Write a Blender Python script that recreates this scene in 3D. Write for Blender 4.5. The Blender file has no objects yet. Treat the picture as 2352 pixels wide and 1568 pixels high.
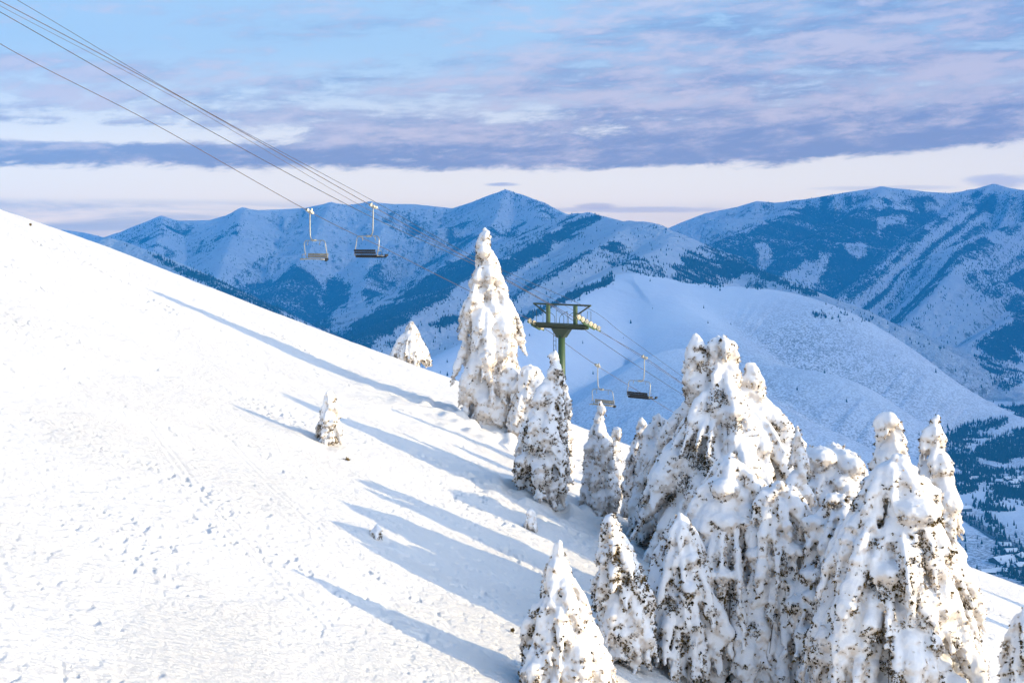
import bpy, bmesh, math, random
import numpy as np
from mathutils import Vector, Matrix

random.seed(7)
S = bpy.context.scene
COL = S.collection

# ------------------------------------------------------------------ camera
# eye at the origin, level, 50 mm lens with a little downward lens shift
FPX = 1422.2
HOR = 240.0
cam_d = bpy.data.cameras.new('camera')
cam_d.lens = 50.0
cam_d.sensor_width = 36.0
cam_d.shift_y = -(341.0 - HOR) / 1024.0
cam_d.clip_start = 0.5
cam_d.clip_end = 90000.0
cam = bpy.data.objects.new('camera', cam_d)
cam.rotation_euler = (math.radians(90), 0, 0)
COL.objects.link(cam)
S.camera = cam

# ------------------------------------------------------------------ light
SUN_EL = 9.5
SUN_AZ = 107.0            # compass bearing seen from the lens axis (+Y = 0, +X = 90)
sa, se = math.radians(SUN_AZ), math.radians(SUN_EL)
SUNV = Vector((math.sin(sa) * math.cos(se), math.cos(sa) * math.cos(se), math.sin(se)))
sun_d = bpy.data.lights.new('sun', 'SUN')
sun_d.energy = 5.0
sun_d.angle = math.radians(0.5)
sun_d.color = (1.0, 0.78, 0.44)
sun = bpy.data.objects.new('sun', sun_d)
sun.rotation_euler = (-SUNV).to_track_quat('-Z', 'Y').to_euler()
COL.objects.link(sun)

vs = S.view_settings
vs.view_transform = 'Standard'
vs.look = 'None'
vs.exposure = 1.09
vs.gamma = 1.0
vs.use_curve_mapping = False
S.cycles.max_bounces = 5
S.cycles.diffuse_bounces = 3
S.cycles.glossy_bounces = 2
S.cycles.transparent_max_bounces = 4
S.cycles.volume_bounces = 2
S.cycles.use_denoising = True
S.cycles.caustics_reflective = False
S.cycles.caustics_refractive = False


class NT:
    """small helper to write node trees as expressions"""
    def __init__(s, tree):
        s.t = tree
        s.t.nodes.clear()

    def n(s, typ, **kw):
        o = s.t.nodes.new(typ)
        for k, v in kw.items():
            setattr(o, k, v)
        return o

    def put(s, sock, v):
        if isinstance(v, bpy.types.NodeSocket):
            s.t.links.new(v, sock)
        else:
            sock.default_value = v

    def m(s, op, a, b=0.0, c=0.0, clamp=False):
        o = s.n('ShaderNodeMath', operation=op, use_clamp=clamp)
        s.put(o.inputs[0], a)
        s.put(o.inputs[1], b)
        s.put(o.inputs[2], c)
        return o.outputs[0]

    def mix(s, f, a, b):
        o = s.n('ShaderNodeMix', data_type='RGBA')
        s.put(o.inputs[0], f)
        for i, v in ((6, a), (7, b)):
            if isinstance(v, tuple) and len(v) == 3:
                v = v + (1.0,)
            s.put(o.inputs[i], v)
        return o.outputs[2]

    def step(s, v, lo, hi):
        o = s.n('ShaderNodeMapRange', interpolation_type='SMOOTHSTEP')
        s.put(o.inputs[0], v)
        o.inputs[1].default_value = lo
        o.inputs[2].default_value = hi
        return o.outputs[0]

    def xyz(s, x, y, z):
        o = s.n('ShaderNodeCombineXYZ')
        for i, v in enumerate((x, y, z)):
            s.put(o.inputs[i], v)
        return o.outputs[0]

    def noise(s, vec, scale, detail=4.0, rough=0.55, dist=0.0):
        o = s.n('ShaderNodeTexNoise')
        s.put(o.inputs['Vector'], vec)
        o.inputs['Scale'].default_value = scale
        o.inputs['Detail'].default_value = detail
        o.inputs['Roughness'].default_value = rough
        o.inputs['Distortion'].default_value = dist
        return o.outputs[0]


HAZE_D = 7.0e-5
AIR_J = (0.02, 0.22, 0.62)

# ------------------------------------------------------------------ sky
world = bpy.data.worlds.new('World')
S.world = world
world.use_nodes = True
N = NT(world.node_tree)
geo = N.n('ShaderNodeTexCoord')
sep = N.n('ShaderNodeSeparateXYZ')
N.t.links.new(geo.outputs['Generated'], sep.inputs[0])
dx, dy, dz = sep.outputs
hl = N.m('SQRT', N.m('ADD', N.m('MULTIPLY', dx, dx), N.m('MULTIPLY', dy, dy)))
tau = N.m('DIVIDE', dz, N.m('MAXIMUM', hl, 0.02))          # tangent of the elevation
tp = N.m('MAXIMUM', tau, 0.0)
az = N.m('DIVIDE', dx, N.m('MAXIMUM', dy, 0.15))
azc = N.m('MAXIMUM', N.m('MINIMUM', az, 1.2), -1.2)
inv = N.m('DIVIDE', 1.0, N.m('ADD', tp, 0.075))
# clouds lie on a high deck: perspective squeezes them towards the horizon
hx = N.m('DIVIDE', dx, N.m('MAXIMUM', hl, 0.02))
hy = N.m('DIVIDE', dy, N.m('MAXIMUM', hl, 0.02))
pv = N.xyz(N.m('MULTIPLY', N.m('MULTIPLY', hx, inv), 0.55), N.m('MULTIPLY', N.m('MULTIPLY', hy, inv), 1.0), 0.3)
sv = N.xyz(N.m('ADD', N.m('MULTIPLY', azc, 5.0), N.m('MULTIPLY', tau, 6.0)), N.m('MULTIPLY', tau, 42.0), 3.7)
n1 = N.noise(pv, 0.55, 6.0, 0.6, 0.6)
n2 = N.noise(sv, 1.0, 7.0, 0.62, 0.5)
sv2 = N.xyz(N.m('ADD', N.m('MULTIPLY', azc, 11.0), N.m('MULTIPLY', tau, -16.0)), N.m('MULTIPLY', tau, 46.0), 1.2)
n3 = N.noise(sv2, 2.0, 6.0, 0.62, 0.35)
sv3 = N.xyz(N.m('ADD', N.m('MULTIPLY', azc, 34.0), N.m('MULTIPLY', tau, -30.0)), N.m('MULTIPLY', tau, 110.0), 5.2)
n4 = N.noise(sv3, 1.0, 6.0, 0.68, 0.4)
nn = N.m('ADD', N.m('ADD', N.m('MULTIPLY', n1, 0.25), N.m('MULTIPLY', n4, 0.22)), N.m('ADD', N.m('MULTIPLY', n2, 0.33), N.m('MULTIPLY', n3, 0.20)))
# the deck's lower edge lifts towards the right
edge = N.m('ADD', 0.048, N.m('MULTIPLY', N.m('POWER', N.m('MAXIMUM', N.m('SUBTRACT', azc, 0.05), 0.0), 2.0), 0.16))
edge = N.m('ADD', edge, N.m('ADD', N.m('MULTIPLY', N.m('SUBTRACT', n4, 0.5), 0.014), N.m('MULTIPLY', N.m('SUBTRACT', n3, 0.5), 0.014)))
above = N.m('SUBTRACT', tau, edge)
deck = N.step(above, 0.0, 0.006)
# cover: strong low on the deck, thinner and open at the upper left
openl = N.m('MULTIPLY', N.step(tau, 0.115, 0.160), N.step(azc, 0.10, -0.35))
low = N.step(above, 0.045, 0.0)
cov = N.m('ADD', nn, N.m('ADD', N.m('MULTIPLY', low, 0.13), N.m('MULTIPLY', openl, -0.035)))
cov = N.m('ADD', cov, N.m('MULTIPLY', N.step(azc, -0.1, 0.30), 0.05))
# open slot of pale sky at left under the main bank
d1 = N.m('DIVIDE', N.m('SUBTRACT', tau, 0.0715), 0.0065)
slot = N.m('MULTIPLY', N.m('POWER', 2.718, N.m('MULTIPLY', N.m('MULTIPLY', d1, d1), -1.0)), N.step(azc, -0.10, -0.27))
cov = N.m('SUBTRACT', cov, N.m('MULTIPLY', slot, 0.20))
dens = N.m('MULTIPLY', N.step(cov, 0.445, 0.545), deck)
# low thin bank near the left horizon
lowb = N.m('MULTIPLY', N.step(tau, 0.030, 0.022), N.step(tau, -0.004, 0.010))
lowb = N.m('MULTIPLY', lowb, N.m('ADD', 0.25, N.m('MULTIPLY', N.step(azc, -0.05, -0.3), 0.75)))
lowb = N.m('MULTIPLY', lowb, N.step(n2, 0.34, 0.56))
sky = N.n('ShaderNodeTexSky')
sky.sky_type = 'NISHITA'
sky.sun_disc = False
sky.sun_elevation = se
sky.sun_rotation = sa
sky.altitude = 2700
skyc = N.n('ShaderNodeMix', data_type='RGBA', blend_type='MULTIPLY')
skyc.inputs[0].default_value = 1.0
N.t.links.new(sky.outputs[0], skyc.inputs[6])
skyc.inputs[7].default_value = (0.085, 0.085, 0.085, 1)
# open sky between clouds
gap = N.mix(N.step(tau, 0.05, 0.14), (1.15, 1.06, 1.0), (0.55, 0.70, 0.90))
gap = N.mix(N.step(tau, 0.045, 0.0), gap, (1.10, 0.92, 0.88))
gap = N.mix(0.12, gap, skyc.outputs[2])
tone = N.m('ADD', N.m('MULTIPLY', n3, 0.45), N.m('ADD', N.m('MULTIPLY', n2, 0.20), N.m('MULTIPLY', N.noise(sv2, 0.8, 6.0, 0.6, 0.3), 0.55)))
tone = N.m('ADD', tone, N.m('ADD', N.m('MULTIPLY', N.step(above, 0.0, 0.05), 0.09), N.m('MULTIPLY', N.m('SUBTRACT', n4, 0.5), 0.35)))
cl = N.mix(N.step(tone, 0.56, 0.80), (0.255, 0.31, 0.54), (0.69, 0.625, 0.725))
c = N.mix(N.m('MULTIPLY', dens, 0.93), gap, cl)
c = N.mix(N.m('MULTIPLY', lowb, 0.85), c, (0.42, 0.50, 0.70))
# broad overhead sky
hi = N.mix(N.step(N.noise(pv, 1.2, 3.0), 0.35, 0.65), (0.13, 0.28, 0.61), (0.22, 0.35, 0.64))
# three small separate clouds: over the summit, low in the gap, on the far right peaks


def puff(c, a0, t0, wa, wt, col, k):
    ea = N.m('DIVIDE', N.m('SUBTRACT', azc, a0), wa)
    et = N.m('DIVIDE', N.m('SUBTRACT', tau, t0), wt)
    e2 = N.m('ADD', N.m('MULTIPLY', ea, ea), N.m('MULTIPLY', et, et))
    e2 = N.m('ADD', e2, N.m('MULTIPLY', N.m('SUBTRACT', n3, 0.5), 2.2))
    return N.mix(N.m('MULTIPLY', N.step(e2, 1.1, 0.1), k), c, col)


c = puff(c, -0.006, 0.0392, 0.015, 0.0018, (0.45, 0.50, 0.74), 0.8)
c = puff(c, 0.085, 0.0215, 0.075, 0.0026, (0.55, 0.56, 0.74), 0.7)
c = puff(c, 0.060, 0.0240, 0.018, 0.0030, (0.52, 0.52, 0.72), 0.7)
c = puff(c, 0.345, 0.0400, 0.030, 0.0055, (0.62, 0.64, 0.82), 0.85)
c = puff(c, 0.26, 0.0355, 0.06, 0.0022, (0.66, 0.66, 0.80), 0.6)
# the low sky is seen through many kilometres of hazy air (see the haze box below)
pth = N.m('MINIMUM', N.m('DIVIDE', 2850.0, N.m('MAXIMUM', tau, 0.01)), 13000.0)
trn = N.m('POWER', 2.71828, N.m('MULTIPLY', pth, -HAZE_D))
itr = N.m('DIVIDE', 1.0, trn)
gn = N.m('SUBTRACT', itr, 1.0)
sc_ = N.n('ShaderNodeVectorMath', operation='SCALE')
N.t.links.new(c, sc_.inputs[0])
N.t.links.new(itr, sc_.inputs[3])
sj = N.n('ShaderNodeVectorMath', operation='SCALE')
sj.inputs[0].default_value = AIR_J
N.t.links.new(gn, sj.inputs[3])
sb = N.n('ShaderNodeVectorMath', operation='SUBTRACT')
N.t.links.new(sc_.outputs[0], sb.inputs[0])
N.t.links.new(sj.outputs[0], sb.inputs[1])
mx = N.n('ShaderNodeVectorMath', operation='MAXIMUM')
N.t.links.new(sb.outputs[0], mx.inputs[0])
c = mx.outputs[0]
c = N.mix(N.step(tau, 0.22, 0.6), c, hi)
# the half of the sky round the low sun glows, the far half stays deep blue
dsun = N.m('ADD', N.m('MULTIPLY', hx, math.sin(sa)), N.m('MULTIPLY', hy, math.cos(sa)))
glow = N.m('MULTIPLY', N.step(dsun, 0.25, 1.0), N.step(tau, 2.0, 0.2))
c = N.mix(N.m('MULTIPLY', glow, 0.9), c, (5.4, 5.4, 5.5))
c = N.mix(N.m('MULTIPLY', N.step(dsun, -0.72, -0.90), 0.8), c, (0.12, 0.26, 0.62))
c = N.mix(N.step(tau, -0.01, -0.08), c, (0.30, 0.40, 0.62))
bg = N.n('ShaderNodeBackground')
N.t.links.new(c, bg.inputs[0])
bg.inputs[1].default_value = 0.345
wo = N.n('ShaderNodeOutputWorld')
N.t.links.new(bg.outputs[0], wo.inputs[0])


# ------------------------------------------------------------------ helpers
def tag(o, label=None, cat=None, group=None, kind=None):
    if label:
        o['label'] = label
    if cat:
        o['category'] = cat
    if group:
        o['group'] = group
    if kind:
        o['kind'] = kind
    return o


def empty(name, loc=(0, 0, 0), rz=0.0):
    o = bpy.data.objects.new(name, None)
    o.empty_display_size = 0.3
    o.location = loc
    o.rotation_euler = (0, 0, rz)
    COL.objects.link(o)
    return o


def mesh_np(name, V, F, mat=None, smooth=True, parent=None, link=True):
    """V (n,3), F (m,k) arrays -> object"""
    me = bpy.data.meshes.new(name)
    V = np.ascontiguousarray(V, dtype=np.float32)
    F = np.ascontiguousarray(F, dtype=np.int32)
    m, k = F.shape
    me.vertices.add(len(V))
    me.vertices.foreach_set('co', V.ravel())
    me.loops.add(m * k)
    me.loops.foreach_set('vertex_index', F.ravel())
    me.polygons.add(m)
    me.polygons.foreach_set('loop_start', np.arange(0, m * k, k, dtype=np.int32))
    me.polygons.foreach_set('loop_total', np.full(m, k, dtype=np.int32))
    me.polygons.foreach_set('use_smooth', np.full(m, smooth, dtype=bool))
    me.update(calc_edges=True)
    if mat:
        me.materials.append(mat)
    if not link:
        return me
    o = bpy.data.objects.new(name, me)
    COL.objects.link(o)
    if parent:
        o.parent = parent
    return o


def attr(me, name, vals):
    a = me.attributes.new(name, 'FLOAT', 'POINT')
    a.data.foreach_set('value', np.ascontiguousarray(vals, dtype=np.float32))


def _h(ix, iy, iz, seed):
    n = (ix * 374761393 + iy * 668265263 + iz * 2147483647 + seed * 974711) & 0xffffffff
    n = ((n ^ (n >> 13)) * 1274126177) & 0xffffffff
    n = ((n ^ (n >> 16)) * 2246822519) & 0xffffffff
    n = n ^ (n >> 13)
    return (n & 0xffffff) / float(0xffffff)


def vnoise(x, y, z=None, seed=0):
    """value noise in -1..1"""
    x = np.asarray(x, dtype=np.float64)
    y = np.asarray(y, dtype=np.float64)
    xi = np.floor(x).astype(np.int64)
    yi = np.floor(y).astype(np.int64)
    fx = x - xi
    fy = y - yi
    fx = fx * fx * fx * (fx * (fx * 6 - 15) + 10)
    fy = fy * fy * fy * (fy * (fy * 6 - 15) + 10)
    if z is None:
        a = _h(xi, yi, 0, seed)
        b = _h(xi + 1, yi, 0, seed)
        c_ = _h(xi, yi + 1, 0, seed)
        d = _h(xi + 1, yi + 1, 0, seed)
        return (a + (b - a) * fx + (c_ - a) * fy + (a - b - c_ + d) * fx * fy) * 2 - 1
    z = np.asarray(z, dtype=np.float64)
    zi = np.floor(z).astype(np.int64)
    fz = z - zi
    fz = fz * fz * (3 - 2 * fz)
    r = []
    for k in (0, 1):
        a = _h(xi, yi, zi + k, seed)
        b = _h(xi + 1, yi, zi + k, seed)
        c_ = _h(xi, yi + 1, zi + k, seed)
        d = _h(xi + 1, yi + 1, zi + k, seed)
        r.append(a + (b - a) * fx + (c_ - a) * fy + (a - b - c_ + d) * fx * fy)
    return (r[0] + (r[1] - r[0]) * fz) * 2 - 1


def fbm(x, y, z=None, octv=4, seed=0, gain=0.5):
    s = 0
    a = 1.0
    t = 0
    for i in range(octv):
        k = 2.03 ** i
        s = s + a * vnoise(x * k + 17.3 * i, y * k - 9.1 * i, None if z is None else z * k, seed + i)
        t += a
        a *= gain
    return s / t


def sstep(v, a, b):
    t = np.clip((v - a) / (b - a), 0, 1)
    return t * t * (3 - 2 * t)


# photo coordinates used while surveying: a 2352 px wide copy of the picture
VK = 0.43537


def uv_(vx, vy):
    return (vx * VK - 512.0) / FPX, (HOR - vy * VK) / FPX


def P(vx, vy, Y):
    u, t = uv_(vx, vy)
    return Vector((u * Y, Y, t * Y))


# ------------------------------------------------------------------ near snow slope: z = G(x, y)
_cu = np.array([-.60, -.360, -.3158, -.2834, -.170, -.1273, -.0999, -.0541, -.040, .0408, .0809, .3228, .36, .60])
_ct = np.array([.098, .0211, .0060, -.0056, -.0492, -.0654, -.0757, -.0925, -.0975, -.1280, -.1432, -.2307, -.2435, -.330])
_fu = np.linspace(-2.5, 2.5, 2001)
_ft = np.interp(_fu, _cu, _ct)
_ft = np.where(_fu < -.6, .098 + (-.6 - _fu) * .33, _ft)
_ft = np.where(_fu > .6, -.330 - (_fu - .6) * .36, _ft)
_k = np.ones(25) / 25.0
_ft = np.convolve(np.pad(_ft, 12, mode='edge'), _k, mode='valid')


def G(x, y):
    x = np.asarray(x, dtype=np.float64)
    y = np.asarray(y, dtype=np.float64)
    zc = 80.0 * np.interp(x / 80.0, _fu, _ft)
    k = 0.00383
    e = np.maximum(y - 65.0, 0)
    g = .86 - np.where(e < 62, k * e * e, k * 62 * 62 + (e - 62) * 2 * k * 62)
    return zc + g


def hit(vx, vy):
    u, t = uv_(vx, vy)
    Y = np.linspace(12, 84, 3000)
    d = t * Y - G(u * Y, Y)
    i = np.argmax(d < 0)
    if not (d < 0).any():
        i = int(np.argmin(d))
    return Vector((u * Y[i], Y[i], float(G(u * Y[i], Y[i]))))


# ------------------------------------------------------------------ materials
def principled(N, base, rough=0.6, spec=0.3, normal=None):
    b = N.n('ShaderNodeBsdfPrincipled')
    N.put(b.inputs['Base Color'], base if isinstance(base, bpy.types.NodeSocket) else tuple(base) + (1.0,))
    N.put(b.inputs['Roughness'], rough)
    N.put(b.inputs['Specular IOR Level'], spec)
    if normal is not None:
        N.t.links.new(normal, b.inputs['Normal'])
    o = N.n('ShaderNodeOutputMaterial')
    N.t.links.new(b.outputs[0], o.inputs[0])
    return b


def newmat(name):
    m = bpy.data.materials.new(name)
    m.use_nodes = True
    return m, NT(m.node_tree)


def bump(N, h, strength, dist, prev=None):
    b = N.n('ShaderNodeBump')
    b.inputs['Strength'].default_value = strength
    b.inputs['Distance'].default_value = dist
    N.t.links.new(h, b.inputs['Height'])
    if prev is not None:
        N.t.links.new(prev, b.inputs['Normal'])
    return b.outputs[0]


def attrn(N, name):
    a = N.n('ShaderNodeAttribute', attribute_name=name)
    return a.outputs['Fac']


# wind packed snow of the ski slope
M_SNOW, N = newmat('slope_snow')
tc = N.n('ShaderNodeTexCoord').outputs['Object']
mp = N.n('ShaderNodeMapping')
N.t.links.new(tc, mp.inputs[0])
mp.inputs['Rotation'].default_value = (0, 0, math.radians(-25))
mp.inputs['Scale'].default_value = (0.6, 1.5, 1.0)
big = N.step(N.noise(tc, 0.16, 4.0, 0.6, 0.6), 0.44, 0.62)
fin = N.noise(mp.outputs[0], 5.5, 6.0, 0.72)
gr = N.noise(tc, 11.0, 4.0, 0.65)
hh = N.m('MULTIPLY', N.m('ADD', fin, N.m('MULTIPLY', gr, 0.35)), N.m('ADD', 0.62, N.m('MULTIPLY', big, 0.28)))
b2 = bump(N, hh, 1.0, 0.115)
tint = N.mix(N.step(N.noise(tc, 0.6, 4.0, 0.6), 0.4, 0.7), (0.92, 0.90, 0.865), (0.91, 0.885, 0.85))
principled(N, tint, 0.55, 0.25, b2)

# snow lying on the trees
M_TSNOW, N = newmat('tree_snow')
tc = N.n('ShaderNodeTexCoord').outputs['Object']
b1 = bump(N, N.noise(tc, 4.0, 4.0, 0.55), 0.7, 0.05)
b2 = bump(N, N.noise(tc, 18.0, 3.0, 0.6), 0.6, 0.012, b1)
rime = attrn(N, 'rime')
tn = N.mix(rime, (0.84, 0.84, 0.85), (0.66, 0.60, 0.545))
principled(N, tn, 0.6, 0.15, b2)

# needles: rime white to olive brown, one value per sprig
M_NEEDLE, N = newmat('needles')
v = attrn(N, 'tone')
c1 = N.mix(N.step(v, 0.0, 0.45), (0.020, 0.017, 0.007), (0.16, 0.105, 0.028))
c1 = N.mix(N.step(v, 0.50, 0.62), c1, (0.42, 0.33, 0.24))
c1 = N.mix(N.step(v, 0.62, 0.9), c1, (0.82, 0.78, 0.74))
principled(N, c1, 0.7, 0.15)

M_BARK, N = newmat('bark')
tc = N.n('ShaderNodeTexCoord').outputs['Object']
nb = N.noise(tc, 9.0, 5.0, 0.6)
principled(N, N.mix(nb, (0.06, 0.045, 0.035), (0.17, 0.14, 0.12)), 0.85, 0.1, bump(N, nb, 0.8, 0.02))

# mountains: snow, sage scrub with painted lobe shade, closed forest from surveyed cover
M_MTN, N = newmat('mountain_snow')
tc = N.n('ShaderNodeTexCoord').outputs['Object']
fo = attrn(N, 'forest')
sg = attrn(N, 'sage_shade')
nf = N.noise(tc, 0.035, 4.0, 0.6)
nfine = N.noise(tc, 0.17, 2.0, 0.7)
nbig = N.noise(tc, 0.004, 5.0, 0.6)
snow = N.mix(N.step(nbig, 0.35, 0.65), (0.80, 0.82, 0.86), (0.74, 0.76, 0.82))
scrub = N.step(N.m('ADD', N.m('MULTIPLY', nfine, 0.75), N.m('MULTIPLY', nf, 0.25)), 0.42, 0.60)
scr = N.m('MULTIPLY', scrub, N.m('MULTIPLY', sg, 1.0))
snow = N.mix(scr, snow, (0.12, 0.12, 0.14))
ng = N.noise(tc, 0.075, 3.0, 0.65)
fm = N.m('ADD', N.m('MULTIPLY', fo, 0.95), N.m('ADD', N.m('MULTIPLY', N.m('SUBTRACT', nf, 0.5), 0.8), N.m('MULTIPLY', N.m('SUBTRACT', ng, 0.5), 1.3)))
fm = N.step(fm, 0.50, 0.80)
base = N.mix(fm, snow, (0.010, 0.020, 0.020))
rug = attrn(N, 'rugged')
hb = N.m('MULTIPLY', N.noise(tc, 0.007, 7.0, 0.66), rug)
hb = N.m('ADD', hb, N.m('MULTIPLY', N.m('MULTIPLY', nf, rug), 0.07))
bb = bump(N, hb, 1.0, 115.0)
gm = N.n('ShaderNodeNewGeometry')
gs = N.n('ShaderNodeSeparateXYZ')
N.t.links.new(gm.outputs['Normal'], gs.inputs[0])
rock = N.m('MULTIPLY', N.step(gs.outputs[2], 0.86, 0.74), N.step(N.noise(tc, 0.030, 5.0, 0.7), 0.50, 0.62))
rock = N.m('MULTIPLY', N.m('MULTIPLY', rock, rug), 0.85)
base = N.mix(rock, base, (0.10, 0.10, 0.12))
principled(N, base, 0.8, 0.1, bb)

M_FAR, N = newmat('far_needles')
gi = N.n('ShaderNodeNewGeometry')
principled(N, N.mix(gi.outputs['Random Per Island'], (0.006, 0.014, 0.013), (0.028, 0.038, 0.036)), 0.9, 0.05)


def simple(name, col, rough=0.5, metal=0.0, spec=0.4, var=0.25, scale=6.0):
    m, N = newmat(name)
    tc = N.n('ShaderNodeTexCoord').outputs['Object']
    n = N.noise(tc, scale, 4.0, 0.6)
    c1 = tuple(x * (1 - var) for x in col)
    c2 = tuple(min(1, x * (1 + var)) for x in col)
    b = principled(N, N.mix(n, c1, c2), rough, spec, bump(N, n, 0.25, 0.01))
    b.inputs['Metallic'].default_value = metal
    return m


M_GREEN = simple('tower_green_paint', (0.052, 0.100, 0.045), 0.45)
M_GREEND = simple('tower_dark_green', (0.035, 0.050, 0.026), 0.5)
M_GALV = simple('galvanised_steel', (0.36, 0.36, 0.33), 0.4, 0.5)
M_DARK = simple('dark_rubber', (0.015, 0.014, 0.014), 0.7)
M_SLAT = simple('seat_slats', (0.36, 0.31, 0.22), 0.6)
M_WIRE = simple('steel_rope', (0.05, 0.05, 0.06), 0.6)
M_WIRE2 = simple('brown_cable', (0.085, 0.065, 0.065), 0.6)
M_RIME = simple('rime_ice', (0.56, 0.49, 0.36), 0.6, 0.0, 0.2, 0.15)
M_WALL = simple('house_wall', (0.05, 0.05, 0.052), 0.8, scale=0.5)
M_ROOF = simple('snowy_roof', (0.80, 0.82, 0.85), 0.7, var=0.05)
M_ROAD = simple('cleared_road', (0.16, 0.17, 0.20), 0.8, scale=0.05)
M_VERGE = simple('road_verge', (0.05, 0.06, 0.07), 0.9, scale=0.05)

# ------------------------------------------------------------------ ski slope mesh
def grid_faces(nr, nc):
    i = np.arange(nr - 1)[:, None] * nc + np.arange(nc - 1)[None, :]
    return np.stack([i, i + 1, i + nc + 1, i + nc], -1).reshape(-1, 4)


FEET = []
for (fx0, fy0, fr) in ((1120, 990, 2.6), (1212, 1035, 1.8), (1250, 1160, 2.0), (1385, 1192, 1.4), (1422, 1150, .9), (752, 1024, .9), (865, 1238, .5), (1215, 1218, .5)):
    p_ = hit(fx0, fy0)
    FEET.append((p_.x, p_.y, fr))


def relief(x, y):
    """small relief of skied and wind worked snow"""
    fall = (x * 0.95 - y * 0.3)
    crs = (x * 0.3 + y * 0.95)
    h = 0.10 * fbm(x / 6.0, y / 6.0, octv=3, seed=3)
    # old ski tracks running across the hill, faint
    h = h + 0.012 * vnoise(crs * 2.6 + 0.8 * vnoise(fall / 5, crs / 9, seed=8), fall / 3.5, seed=9)
    h = h + 0.010 * vnoise((crs + 0.55 * fall) * 2.3 + vnoise(fall / 6, crs / 6, seed=28), fall / 3.0, seed=29)
    # pits and broken crust, clustered in bands that run down the hill
    warp = vnoise(x / 2.2, y / 2.2, seed=31) * 1.2
    mk = sstep(fbm((fall + warp) / 3.6, (crs + .35 * fall) / 1.3, octv=3, seed=5), 0.12, 0.40)
    mk2 = sstep(fbm(x / 9, y / 9, octv=3, seed=6), -.35, .25)
    pit = .6 * vnoise(x / 0.13, y / 0.20, seed=11) + .4 * vnoise(x / 0.08, y / 0.11, seed=12)
    h = h - 0.050 * mk * mk2 * sstep(pit, .05, .40)
    h = h - 0.020 * sstep(pit, .20, .50) * (.25 + .75 * mk2)
    cl = .6 * vnoise(x / 0.30, y / 0.30, seed=14) + .4 * vnoise(x / .13, y / .14, seed=16)
    h = h - 0.045 * sstep(cl, 0.28, 0.62) * sstep(fbm((fall + warp) / 2.6, (crs + .35 * fall) / 1.2, octv=2, seed=15), .26, .50)
    h = h + 0.012 * fbm(x / 0.45, y / 0.45, octv=3, seed=21)
    # pairs of curved ski tracks
    for (k1, k2, ph, sp_, sd) in ((5.5, 7.0, .3, 2.3, 61), (7.5, 5.0, 1.9, 3.1, 62), (4.2, 9.0, 4.0, 3.7, 63), (9.0, 6.0, 2.4, 2.9, 64)):
        c_ = crs + 1.5 * np.sin(fall / k1 + ph + .8 * vnoise(crs / 9, fall / 14, seed=sd)) + (k2 - 6) * .25 * fall
        w_ = (c_ / sp_) - np.floor(c_ / sp_) - .5
        on = sstep(vnoise(np.floor(c_ / sp_) * 3.7, fall / 8, seed=sd + 10), .05, .25)
        dd_ = np.abs(np.abs(w_ * sp_) - .16)
        h = h - on * (.011 * np.exp(-(dd_ / .075) ** 2) - .004 * np.exp(-((dd_ - .14) / .07) ** 2))
    for (bx_, by_, br_) in FEET:
        r2 = (x - bx_) ** 2 + ((y - by_) * 1.1) ** 2
        h = h + .16 * br_ * np.exp(-r2 / (1.5 * br_) ** 2) * (1 + .6 * vnoise(x / .5, y / .5, seed=77)) - .10 * br_ * np.exp(-((x - bx_ - .3 * br_) ** 2 + (y - by_) ** 2) / (.8 * br_) ** 2)
    return h


us = np.concatenate([np.linspace(-2.2, -.42, 60)[:-1], np.linspace(-.42, .42, 1000), np.linspace(.42, 2.2, 60)[1:]])
ys = np.concatenate([np.geomspace(4, 17, 60)[:-1], np.geomspace(17, 100, 900), np.geomspace(100, 1500, 60)[1:]])
U, Yg = np.meshgrid(us, ys)
X = U * Yg
Z = G(X, Yg) + relief(X, Yg) * sstep(Yg, 140, 90)
mesh_np('ski_slope', np.stack([X, Yg, Z], -1).reshape(-1, 3), grid_faces(len(ys), len(us)), M_SNOW)
bpy.data.objects['ski_slope']['kind'] = 'structure'
# the hill goes on under and behind the camera
xs = np.linspace(-420, 420, 120)
yb = np.linspace(-400, 6.5, 90)
Xb, Yb = np.meshgrid(xs, yb)
Zb = G(Xb, np.full_like(Yb, 10.0)) - 0.25 - 0.0009 * np.maximum(-Yb - 20, 0) ** 2 + 0.2 * fbm(Xb / 9, Yb / 9, octv=3, seed=44)
tag(mesh_np('hill_behind', np.stack([Xb, Yb, Zb], -1).reshape(-1, 3), grid_faces(90, 120), M_SNOW), kind='structure')

# ------------------------------------------------------------------ mountains
FLOOR = -550.0
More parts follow.
